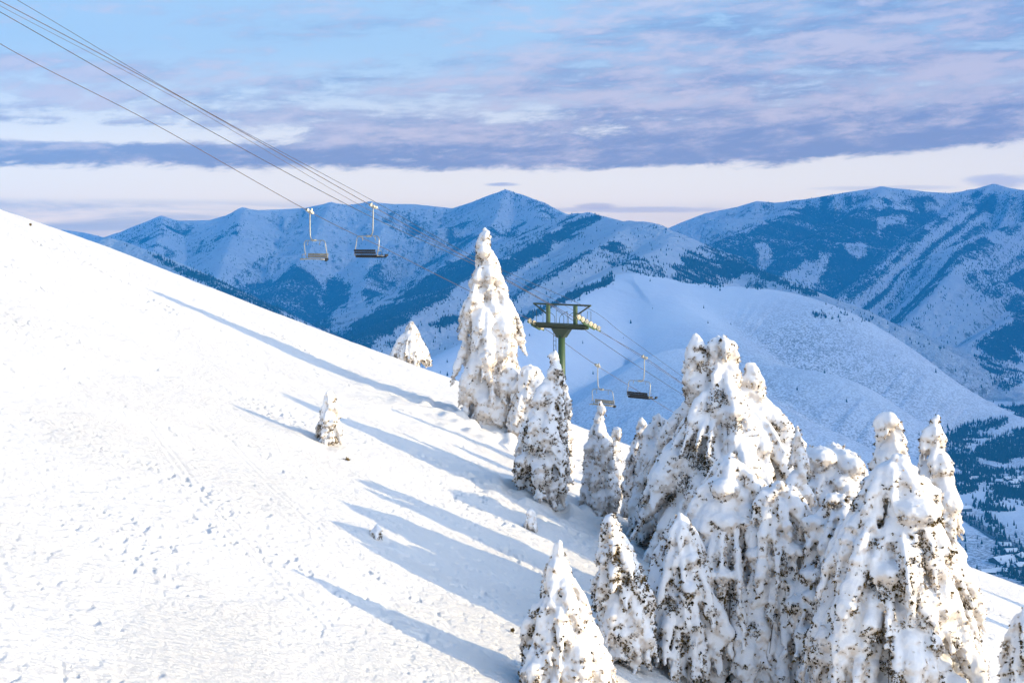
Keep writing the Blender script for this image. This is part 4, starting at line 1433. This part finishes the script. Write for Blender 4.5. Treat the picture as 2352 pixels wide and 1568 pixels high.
TREES = [
    dict(label='tall snow laden fir left of the ski lift tower, topped by a white knob', base=hit(1120, 990), seed=1, vox=.055, dark=.22,
         rows=[(522, 1102, 1124), (545, 1096, 1128), (575, 1093, 1130), (600, 1094, 1138), (650, 1087, 1160), (700, 1066, 1165), (750, 1054, 1188), (790, 1056, 1208), (812, 1090, 1218), (826, 1078, 1196), (850, 1066, 1198), (884, 1042, 1205), (930, 1060, 1220), (970, 1066, 1228), (1000, 1095, 1220)], droop=.85, dens=.9),
    dict(label='bushy snow covered fir leaning on the right side of the tall tower side fir', base=hit(1212, 1035), seed=2, vox=.05, dark=.35,
         rows=[(836, 1205, 1228), (870, 1190, 1250), (920, 1172, 1258), (980, 1165, 1258), (1045, 1178, 1250)]),
    dict(label='narrow fir standing in front of the green lift tower pole, many needles showing', base=hit(1250, 1160), seed=3, vox=.04, dark=.50,
         rows=[(803, 1271, 1279), (850, 1261, 1290), (890, 1252, 1298), (940, 1215, 1303), (1000, 1195, 1305), (1060, 1180, 1308), (1110, 1182, 1303), (1160, 1215, 1300)]),
    dict(label='slim snowy fir half hidden behind the narrow fir below the lift tower', base=foot(1300, 52), seed=4, vox=.045, dark=.35,
         rows=[(880, 1288, 1300), (920, 1282, 1308), (980, 1280, 1312), (1040, 1280, 1318), (1090, 1285, 1312)]),
    dict(label='pointed snowy fir whose tip reaches the seat of the lower left ski lift chair', base=hit(1385, 1192), seed=5, vox=.04, dark=.20,
         rows=[(920, 1376, 1384), (945, 1370, 1387), (970, 1364, 1388), (1000, 1352, 1397), (1050, 1345, 1412), (1110, 1341, 1420), (1160, 1336, 1424), (1192, 1352, 1418)]),
    dict(label='thin white fir with its tip bent over, right of the pointed fir below the chair', base=hit(1422, 1150), seed=6, vox=.04, dark=.15,
         rows=[(980, 1404, 1430), (1000, 1403, 1424), (1020, 1402, 1420), (1060, 1398, 1432), (1120, 1402, 1440), (1150, 1405, 1438)]),
    dict(label='dark sided small fir left of the bushy middle fir, tip against the blue hill', base=foot(1462, 49), seed=7, vox=.04, dark=.45,
         rows=[(958, 1471, 1478), (985, 1462, 1482), (1020, 1450, 1490), (1070, 1436, 1500), (1130, 1430, 1502), (1190, 1425, 1500), (1230, 1435, 1490)]),
    dict(label='broad fir with a ragged snowy top just left of the giant fir', base=foot(1512, 46), seed=8, vox=.05, dark=.30,
         rows=[(948, 1507, 1517), (975, 1496, 1528), (1000, 1488, 1556), (1040, 1474, 1562), (1090, 1462, 1580), (1150, 1450, 1590), (1230, 1432, 1590), (1290, 1430, 1590)]),
    dict(label='tallest fir of the big group, with three rounded white heads', base=foot(1690, 44), seed=9, vox=.06, lump=1.0, dark=.40, tuft=.07, droop=.55,
         rows=[(768, 1632, 1690), (800, 1622, 1694), (850, 1618, 1696), (900, 1600, 1705), (940, 1588, 1740), (980, 1562, 1800), (1040, 1530, 1850), (1100, 1512, 1900), (1200, 1480, 1930), (1300, 1470, 1950)],
         leaders=[(0, 0, .1, [(764, 1590, 1612), (790, 1574, 1628), (830, 1566, 1640), (870, 1564, 1640), (905, 1575, 1645), (960, 1580, 1660)]),
                  (0, 0, -.2, [(830, 1708, 1738), (860, 1698, 1756), (900, 1692, 1758), (950, 1695, 1770), (1010, 1700, 1790)])],
         patches=[(1640, 905, 24), (1590, 1040, 34), (1560, 1090, 26), (1530, 1130, 20), (1670, 960, 22)]),
    dict(label='snow heaped fir in the middle of the big group, right below its three headed fir', base=foot(1680, 33.0), seed=22, vox=.05, lump=1.15, dark=.42, tuft=.06, droop=.8, dens=1.0,
         rows=[(1040, 1668, 1690), (1080, 1650, 1712), (1130, 1622, 1738), (1190, 1592, 1770), (1260, 1562, 1805), (1340, 1535, 1835), (1420, 1512, 1865), (1500, 1495, 1885), (1560, 1490, 1890)],
         patches=[(1780, 1130, 20), (1650, 1330, 30), (1560, 1440, 26), (1500, 1390, 24), (1700, 1400, 22)]),
    dict(label='fir at the left front of the big group, right of the olive needled one', base=foot(1565, 31.8), seed=41, vox=.045, lump=1.1, dark=.48, tuft=.06, droop=.8,
         rows=[(1178, 1555, 1572), (1220, 1532, 1596), (1280, 1508, 1622), (1350, 1484, 1645), (1430, 1462, 1668), (1510, 1450, 1685), (1560, 1450, 1688)],
         patches=[(1530, 1370, 26), (1560, 1450, 24)]),
    dict(label='fir with a big round snow cushion on top, right of centre in the big group', base=foot(1790, 32.2), seed=42, vox=.048, lump=1.2, dark=.42, tuft=.06, droop=.75,
         rows=[(1105, 1768, 1808), (1135, 1745, 1835), (1190, 1722, 1862), (1260, 1700, 1885), (1350, 1682, 1905), (1450, 1668, 1920), (1550, 1665, 1925)],
         patches=[(1780, 1260, 18), (1830, 1380, 22)]),
    dict(label='snow pillowed fir between the big group and the wide fir at the right', base=foot(1905, 31.5), seed=23, vox=.05, lump=1.25, dark=.42, tuft=.06, droop=.5,
         rows=[(1130, 1902, 1940), (1165, 1880, 1965), (1220, 1855, 1990), (1300, 1830, 2020), (1400, 1805, 2045), (1500, 1780, 2070), (1568, 1780, 2070)],
         patches=[(1990, 1330, 20), (1900, 1450, 22), (1870, 1280, 16)]),
    dict(label='lower left fir of the big group, tufts of bare olive needles facing the slope', base=foot(1432, 30.5), seed=10, vox=.038, dark=.50,
         rows=[(1178, 1398, 1412), (1230, 1382, 1436), (1290, 1372, 1475), (1340, 1368, 1490), (1400, 1372, 1500), (1460, 1376, 1505), (1520, 1385, 1500)],
         patches=[(1450, 1325, 34), (1475, 1340, 24), (1410, 1280, 14)]),
    dict(label='rounded snow shoulder of a fir against the blue hill, left of the crooked tip fir', base=foot(1915, 39), seed=11, vox=.055, lump=1.2, dark=.30, droop=.5,
         rows=[(1016, 1892, 1935), (1035, 1868, 1968), (1070, 1850, 1988), (1130, 1835, 2010), (1200, 1820, 2030), (1300, 1810, 2040)]),
    dict(label='wide snow heaped fir in the right foreground below the crooked tip fir', base=foot(2055, 29.5), seed=12, vox=.05, lump=1.2, dark=.40, tuft=.06, droop=.75,
         rows=[(1045, 2035, 2075), (1075, 2014, 2098), (1120, 1992, 2120), (1180, 1968, 2145), (1250, 1940, 2168), (1320, 1890, 2195), (1400, 1880, 2215), (1480, 1875, 2240), (1568, 1875, 2260), (1640, 1890, 2260)],
         patches=[(1990, 1230, 16), (2000, 1330, 26), (1985, 1430, 30), (2010, 1500, 24), (2110, 1250, 12)]),
    dict(label='fir with a crooked white tip bent to the left, behind the wide foreground fir', base=foot(2060, 35), seed=13, vox=.045, dark=.30,
         rows=[(948, 2022, 2062), (965, 2012, 2068), (985, 2014, 2085), (1010, 2022, 2092), (1050, 2016, 2096), (1100, 2010, 2106), (1200, 2000, 2130), (1350, 1990, 2150)]),
    dict(label='tall slender fir at the right, standing against the valley houses and road', base=foot(2180, 34), seed=14, vox=.045, dark=.26,
         rows=[(955, 2138, 2166), (975, 2130, 2166), (1000, 2118, 2162), (1040, 2110, 2168), (1070, 2106, 2180), (1110, 2104, 2182), (1160, 2104, 2196), (1200, 2108, 2212), (1238, 2108, 2217), (1275, 2110, 2212), (1330, 2112, 2226), (1400, 2116, 2248), (1440, 2120, 2262), (1475, 2122, 2250), (1568, 2125, 2262), (1620, 2130, 2262)]),
    dict(label='small fir at the bottom edge before the blue shadow, brown needles on its left', base=foot(1290, 26.6), seed=15, vox=.028, dark=.42, tuft=.06,
         rows=[(1238, 1279, 1287), (1262, 1275, 1290), (1300, 1262, 1305), (1340, 1242, 1325), (1400, 1235, 1350), (1450, 1222, 1366), (1500, 1207, 1384), (1568, 1184, 1404), (1620, 1170, 1424), (1650, 1180, 1410)],
         patches=[(1285, 1350, 12), (1235, 1400, 14), (1215, 1450, 14), (1240, 1480, 14)]),
    dict(label='lone little fir in the middle of the open ski slope', base=hit(752, 1024), seed=16, vox=.028, dark=.42, tuft=.04,
         rows=[(895, 752, 762), (920, 744, 770), (955, 736, 780), (990, 727, 785), (1024, 722, 782)], patches=[(738, 975, 10), (732, 1000, 10)]),
    dict(label='tiny buried sapling at the tip of the big blue shadow', base=hit(865, 1238), seed=17, vox=.022, dark=.40, tuft=.035,
         rows=[(1203, 862, 868), (1218, 855, 874), (1238, 848, 880)]),
    dict(label='snow cone over a buried sapling above the big blue shadow', base=hit(1215, 1218), seed=18, vox=.022, dark=.05, tuft=.03,
         rows=[(1168, 1214, 1224), (1190, 1206, 1232), (1216, 1198, 1236)]),
    dict(label='shaded fir cut by the bottom right corner of the picture', base=foot(2378, 27.5), seed=19, vox=.04, dark=.50,
         rows=[(1392, 2344, 2358), (1440, 2326, 2384), (1500, 2312, 2420), (1568, 2296, 2440), (1620, 2290, 2450)]),
    dict(label='lone snowy fir standing behind the crest, left of the tall fir', base=foot(948, 86), seed=20, vox=.06, dark=.30,
         rows=[(737, 941, 949), (760, 933, 957), (785, 922, 967), (810, 908, 978), (835, 894, 992), (860, 884, 1004), (900, 886, 1006)], dens=.8, tuft=.08, lump=.62, droop=.9),
    dict(label='little white fir tip peeping over the shoulder right of the giant fir', base=foot(1832, 36), seed=24, vox=.035, dark=.2,
         rows=[(975, 1828, 1834), (1000, 1822, 1842), (1050, 1812, 1852), (1120, 1805, 1860)]),
]
for t_ in TREES:
    fir(**t_)
# two firs just outside the right edge throw the long shadow across the far right snow
for (x_, y_, h_, sd_) in ((33.0, 53.0, 8.5, 31), (36.0, 61.0, 8.0, 32)):
    vx0 = (x_ / y_ * FPX + 512) / VK
    k_ = FPX / y_ / VK
    zb_ = float(G(x_, y_))
    vyb = 551.2 - zb_ * k_
    fir('snowy fir just past the right edge', [(vyb - h_ * k_, vx0 - 6, vx0 + 6), (vyb - h_ * .6 * k_, vx0 - 1.0 * k_, vx0 + 1.0 * k_), (vyb, vx0 - 1.8 * k_, vx0 + 1.8 * k_)], Vector((x_, y_, zb_)), sd_, vox=.12, group='firs past the right edge')

# ------------------------------------------------------------------ chairlift
TD = Vector((17.3, 19.0, 0)).normalized()          # the line runs downhill this way
TP = Vector((TD.y, -TD.x, 0))                      # to the right of the line
LA0 = Vector((-11.4, 80.0, 0))


def on_line(off, vx):
    """depth at which the vertical plane of a rope, off metres right of rope A, crosses a bearing"""
    p0 = LA0 + TP * off
    u = (vx * VK - 512) / FPX
    t = (u * p0.y - p0.x) / (TD.x - u * TD.y)
    return p0.y + TD.y * t


def rp3(off, vx, vy):
    return P(vx, vy, on_line(off, vx))


def spline(pts, n=10):
    out = []
    q = [pts[0] * 2 - pts[1]] + list(pts) + [pts[-1] * 2 - pts[-2]]
    for i in range(1, len(q) - 2):
        for k in range(n):
            t = k / n
            p0, p1, p2, p3 = q[i - 1], q[i], q[i + 1], q[i + 2]
            out.append(.5 * ((2 * p1) + (p2 - p0) * t + (2 * p0 - 5 * p1 + 4 * p2 - p3) * t * t + (3 * p1 - p0 - 3 * p2 + p3) * t ** 3))
    out.append(pts[-1])
    return out


def cable(name, label, off, pts, r, mat, cat, grp):
    q = spline([rp3(off, *p) for p in pts])
    mb = MB()
    mb.tube(q, r, 6)
    o = mb.obj(name, mat, None, True)
    return tag(o, label, cat, grp)


HA = [(-330, -120), (0, 100), (350, 282), (712, 486), (900, 578), (1065, 661), (1232, 742), (1373, 840), (1555, 951), (1760, 1078)]
HB = [(-330, -170), (0, 2), (420, 226), (857, 474), (1100, 606), (1322, 730), (1362, 752), (1480, 820), (1600, 902), (1780, 1020)]
cable('haul_rope', 'left hand haul rope of the ski lift, carrying the left chairs', 0.0, HA, .017, M_WIRE2, 'rope', 'ropes of the ski lift')
cable('haul_rope', 'right hand haul rope of the ski lift, carrying the right chairs over the wheels', 4.5, HB, .017, M_WIRE2, 'rope', 'ropes of the ski lift')
cable('signal_cable', 'topmost thin cable crossing the sky above the ski lift ropes', 5.2, [(-300, -190), (40, 0), (440, 236), (850, 457), (1090, 590), (1345, 704), (1433, 767), (1565, 862), (1760, 1000)], .012, M_WIRE, 'cable', 'thin cables of the ski lift')
cable('signal_cable', 'dark cable between the two haul ropes, passing over the tower frame', 2.6, [(-300, -140), (0, 27), (410, 260), (820, 481), (1090, 607), (1269, 703), (1344, 757), (1432, 818), (1595, 923), (1760, 1032)], .017, M_WIRE, 'cable', 'thin cables of the ski lift')
cable('signal_cable', 'thin cable running just under the right hand haul rope', 3.6, [(-300, -155), (0, 13), (420, 234), (840, 478), (1095, 602), (1300, 702), (1400, 772), (1600, 903), (1780, 1024)], .010, M_WIRE2, 'cable', 'thin cables of the ski lift')


def chair(label, off, vx, vy, flip, sag=0.0):
    """three seat chair hanging from the rope; flip: which way it faces along the line"""
    g = rp3(off, vx, vy)
    rz = math.atan2(TP.y, TP.x) + (math.pi if flip else 0)      # local x along the seat, local -y = front
    root = empty('lift_chair', g, rz)
    tag(root, label, 'chairlift chair', 'hanging chairs of the ski lift')
    W = 1.84
    # grip: clamp body lying along the rope (local y), jaws and a bolt
    mb = MB()
    sl = -0.40 if not flip else 0.40
    for k in (-.18, 0.0, .18):
        mb.box((0, k, k * sl + .02), (.13, .15, .15))
    mb.cyl((-.14, 0, 0), (.14, 0, 0), .06, 10)
    mb.cyl((-.10, -.2, -.2 * sl + .05), (.10, -.2, -.2 * sl + .05), .07, 10)
    mb.cyl((0.0, .12, .02), (0.0, .12, .2), .05, 8)
    mb.obj('grip', M_GALV, root)
    sx = -1
    mb = MB()
    hp = [(0, 0, -.05), (0, 0, -.7), (.02, 0, -1.25), (.05, 0, -1.42), (.14, 0, -1.54), (.30, 0, -1.60), (.5, 0, -1.60)]
    hp = [(p[0], p[1], p[2]) for p in hp]
    mb.tube(spline([Vector(p) for p in hp], 4), .034, 8)
    mb.obj('hanger', M_GALV, root, True)
    cx0 = .42
    mb = MB()
    zt, zb = -1.60, -2.66
    x0, x1 = cx0 - W / 2, cx0 + W / 2
    r = .24
    loop = []
    for (cx_, cz_, a0_) in ((x1 - r, zt - r, 90), (x0 + r, zt - r, 180)):
        pass
    pts = []
    pts += [Vector((cx0, 0, zt))]
    for a in range(90, -1, -15):
        pts.append(Vector((x1 - r + r * math.cos(math.radians(a)), 0, zt - r + r * math.sin(math.radians(a)))))
    pts += [Vector((x1 + .02, .06, -2.2)), Vector((x1, .16, zb))]
    left = []
    for a in range(90, 181, 15):
        left.append(Vector((x0 + r + r * math.cos(math.radians(a)), 0, zt - r + r * math.sin(math.radians(a)))))
    left += [Vector((x0 - .02, .06, -2.2)), Vector((x0, .16, zb))]
    mb.tube(list(reversed(left)) + pts, .025, 8)
    mb.tube([Vector((x0, .16, zb)), Vector((x0, -.30, zb - .02))], .026, 8)
    mb.tube([Vector((x1, .16, zb)), Vector((x1, -.30, zb - .02))], .026, 8)
    mb.box((cx0 - .05, 0, zt), (.26, .16, .12))
    mb.obj('frame', M_GALV, root, True)
    # seat pan and low back
    mb = MB()
    n = 5
    for k in range(n):
        mb.box((cx0, -.30 + k * .105, zb + .01 + .004 * abs(k - 2)), (W - .10, .095, .045))
    if flip:
        mb.box((cx0, -.09, zb - .06), (W - .14, .50, .12))
    mb.obj('seat', M_SLAT if not flip else M_DARK, root)
    mb = MB()
    for k in range(2):
        mb.box((cx0, .215 + k * .03, zb + .14 + k * .13), (W - .12, .04, .115))
    mb.obj('backrest', M_SLAT if not flip else M_DARK, root)
    # safety bar lifted up under the bail, with its foot rest arms
    for x in (cx0 - .52, cx0 + .52):
        mb = MB()
        mb.tube(spline([Vector((x, 0, zt)), Vector((x + .10, -.16, zt - .12)), Vector((x + .24, -.30, zt - .24)), Vector((x + .30, -.36, zt - .22))], 3), .022, 6)
        mb.obj('arm', M_GALV, root, True)
    mb = MB()
    e = x1 if not flip else x0
    s_ = 1 if not flip else -1
    mb.tube([Vector((e, .05, zb - .02)), Vector((e + .10 * s_, -.10, zb - .08)), Vector((e + .36 * s_, -.20, zb - .06))], .035, 7)
    mb.box((e + .34 * s_, -.2, zb + .02), (.10, .2, .12))
    mb.obj('foot_rest', M_DARK, root)
    mb = MB()
    for x in (x0 + .12, x1 - .12):
        mb.tube([Vector((x, .05, zb + .30)), Vector((x, -.25, zb + .26)), Vector((x, -.27, zb + .03))], .018, 6)
    mb.obj('armrest', M_GALV, root, True)
    return root


chair('left of the two upper chairs, pale slatted seat, hanging before the blue mountains', 0.0, 712, 486, False)
chair('right of the two upper chairs, black seat, hanging before the blue mountains', 4.5, 857, 474, True)
chair('left of the two lower chairs, its pale seat just above a fir tip', 0.0, 1373, 840, False)
chair('right of the two lower chairs, black seat, beyond the lift tower', 4.5, 1480, 820, True)

# tower
TC = LA0 + TD * ((19.0 ** 2 + 17.3 ** 2) ** .5 * .75) + TP * 2.25
TC.z = (551.2 - 750) * VK / FPX * TC.y
rzT = math.atan2(TP.y, TP.x)
gz = float(G(TC.x, TC.y))
tw = empty('lift_tower', (TC.x, TC.y, gz), rzT)
tag(tw, 'green steel ski lift tower with snowy wheels, right of the tall fir', 'lift tower')
hz = TC.z - gz                                    # crossarm height over the foot
mb = MB()
mb.tube([(0, 0, -.6), (0, 0, hz * .5), (0, 0, hz - .5)], [.28, .25, .22], 20)
mb.obj('pole', M_GREEN, tw, True)
mb = MB()
V = [(-.75, -.2, hz - .10), (.75, -.2, hz - .10), (.75, .2, hz - .10), (-.75, .2, hz - .10), (-.27, -.2, hz - .68), (.27, -.2, hz - .68), (.27, .2, hz - .68), (-.27, .2, hz - .68)]
mb.add(V, [(0, 1, 2, 3), (7, 6, 5, 4), (0, 4, 5, 1), (1, 5, 6, 2), (2, 6, 7, 3), (3, 7, 4, 0)])
mb.obj('bracket', M_GREEND, tw)
mb = MB()
mb.box((0, 0, hz + .06), (4.3, .30, .24))
mb.box((0, 0, hz + .22), (4.5, .44, .035))
mb.box((0, 0, hz - .09), (4.0, .44, .03))
mb.obj('crossarm', M_GREEND, tw)
for x in (-1.16, 1.16):
    mb = MB()
    mb.box((x, 0, hz + .86), (.24, .22, 1.25))
    mb.obj('post', M_GREEN, tw)
tb = hz + 1.46
mb = MB()
mb.box((0, 0, tb), (4.9, .12, .11))
for s in (-1, 1):
    mb.tube([(2.42 * s, 0, tb), (1.25 * s, 0, hz + .80)], .052, 8)
mb.obj('lifting_frame', M_GREEND, tw)
mb = MB()
for s in (-1, 1):
    for y in (-.45, .45):
        mb.tube(spline([Vector((.85 * s, y, hz + .22)), Vector((.85 * s, y, hz + 1.0)), Vector((.80 * s, y, hz + 1.03)), Vector((.25 * s, y, hz + .72)), Vector((.20 * s, y, hz + .22))], 3), .016, 6)
    mb.tube([(1.75 * s, -.5, hz + .2), (1.75 * s, -.5, hz + 1.05), (2.05 * s, -.5, hz + 1.05), (2.05 * s, -.5, hz + .2)], .016, 6)
    mb.tube([(1.75 * s, .5, hz + .2), (1.75 * s, .5, hz + 1.05), (2.05 * s, .5, hz + 1.05), (2.05 * s, .5, hz + .2)], .016, 6)
mb.box((0, -.45, hz + .2), (3.9, .3, .03))
mb.box((0, .45, hz + .2), (3.9, .3, .03))
mb.obj('catwalk', M_GREEND, tw)
mb = MB()
for x in (-.62, -.40):
    mb.tube([(x, -.1, .2), (x, -.1, hz - .1)], .016, 6)
for k in range(int((hz - .4) / .3)):
    mb.tube([(-.62, -.1, .35 + k * .3), (-.40, -.1, .35 + k * .3)], .012, 5)
mb.obj('ladder', M_GREEND, tw)
# wheel trains: local -y is uphill towards the camera side, rope falls 0.4 in 1
for (side, n, x) in ((1, 6, 2.25), (-1, 4, -2.25)):
    sh = empty('sheave_assembly', (0, 0, 0))
    sh.parent = tw
    mb = MB()
    zc_ = hz + .36 if side > 0 else hz + .10
    L = n * .40
    fall = -.40
    mb.tube([(x, -L / 2, zc_ - L / 2 * fall - .12), (x, L / 2, zc_ + L / 2 * fall - .12)], .06, 8)
    mb.tube([(x, -L / 2 * .5, zc_ - L / 4 * fall - .2), (x, L / 2 * .5, zc_ + L / 4 * fall - .2)], .07, 8)
    mb.tube([(x - side * .5, 0, hz + .05), (x, 0, hz + .0)], .08, 8)
    mb.obj('beam', M_GREEN, sh)
    for k in range(n):
        y = (k - (n - 1) / 2) * .40
        z = zc_ + y * fall
        mb = MB()
        mb.cyl((x - .055, y, z), (x + .055, y, z), .17, 18)
        mb.cyl((x - .10, y, z), (x + .10, y, z), .06, 10)
        for a in range(2):
            t = rng.uniform(-.8, 3.6)
            mb.box((x + rng.uniform(-.07, .07), y + .16 * math.cos(t), z + .16 * math.sin(t)), (.07, .08, .06))
        mb.obj('wheel', M_RIME if k % 3 != 2 else M_GALV, sh, False)

# a few twigs lying on or sticking out of the snow
for (vx, vy, lab, s) in ((796, 1060, 'green sprig sticking out of the snow below the lone little fir', .09), (70, 517, 'brown twig on the snow near the upper left crest', .07), (1176, 2365 / 1.6327, 'orange twig scrap on the snow left of the lower blue shadow', .05)):
    if vy > 1400:
        vx = 1177
    p = hit(vx, vy)
    rg = np.random.default_rng(int(vx))
    C = np.array(p)[None] + rg.normal(0, s * .35, (16, 3)) * np.array([1, 1, .7]) + np.array([0, 0, s * .3])
    tv, tf, tt = sprigs(C, np.tile([0, 0, 1.0], (16, 1)), np.full(16, s), np.full(16, .3), rg)
    o = mesh_np('twig', tv, tf, M_NEEDLE, smooth=False)
    attr(o.data, 'tone', tt)
    tag(o, lab, 'twig')


# ------------------------------------------------------------------ haze
def haze():
    x0, x1, y0, y1, z0, z1 = -9500, 11200, -3000, 13000, -661, 2850
    V = [(x0, y0, z0), (x1, y0, z0), (x1, y1, z0), (x0, y1, z0), (x0, y0, z1), (x1, y0, z1), (x1, y1, z1), (x0, y1, z1)]
    F = [(0, 3, 2, 1), (4, 5, 6, 7), (0, 1, 5, 4), (1, 2, 6, 5), (2, 3, 7, 6), (3, 0, 4, 7)]
    o = mesh_np('haze', V, F, None, smooth=False)
    m, N = newmat('haze_air')
    v = N.n('ShaderNodeVolumePrincipled')
    v.inputs['Color'].default_value = (0.04, 0.45, 1.0, 1)
    v.inputs['Density'].default_value = HAZE_D
    v.inputs['Anisotropy'].default_value = 0.0
    ou = N.n('ShaderNodeOutputMaterial')
    N.t.links.new(v.outputs[0], ou.inputs['Volume'])
    o.data.materials.append(m)
    tag(o, kind='stuff')


haze()
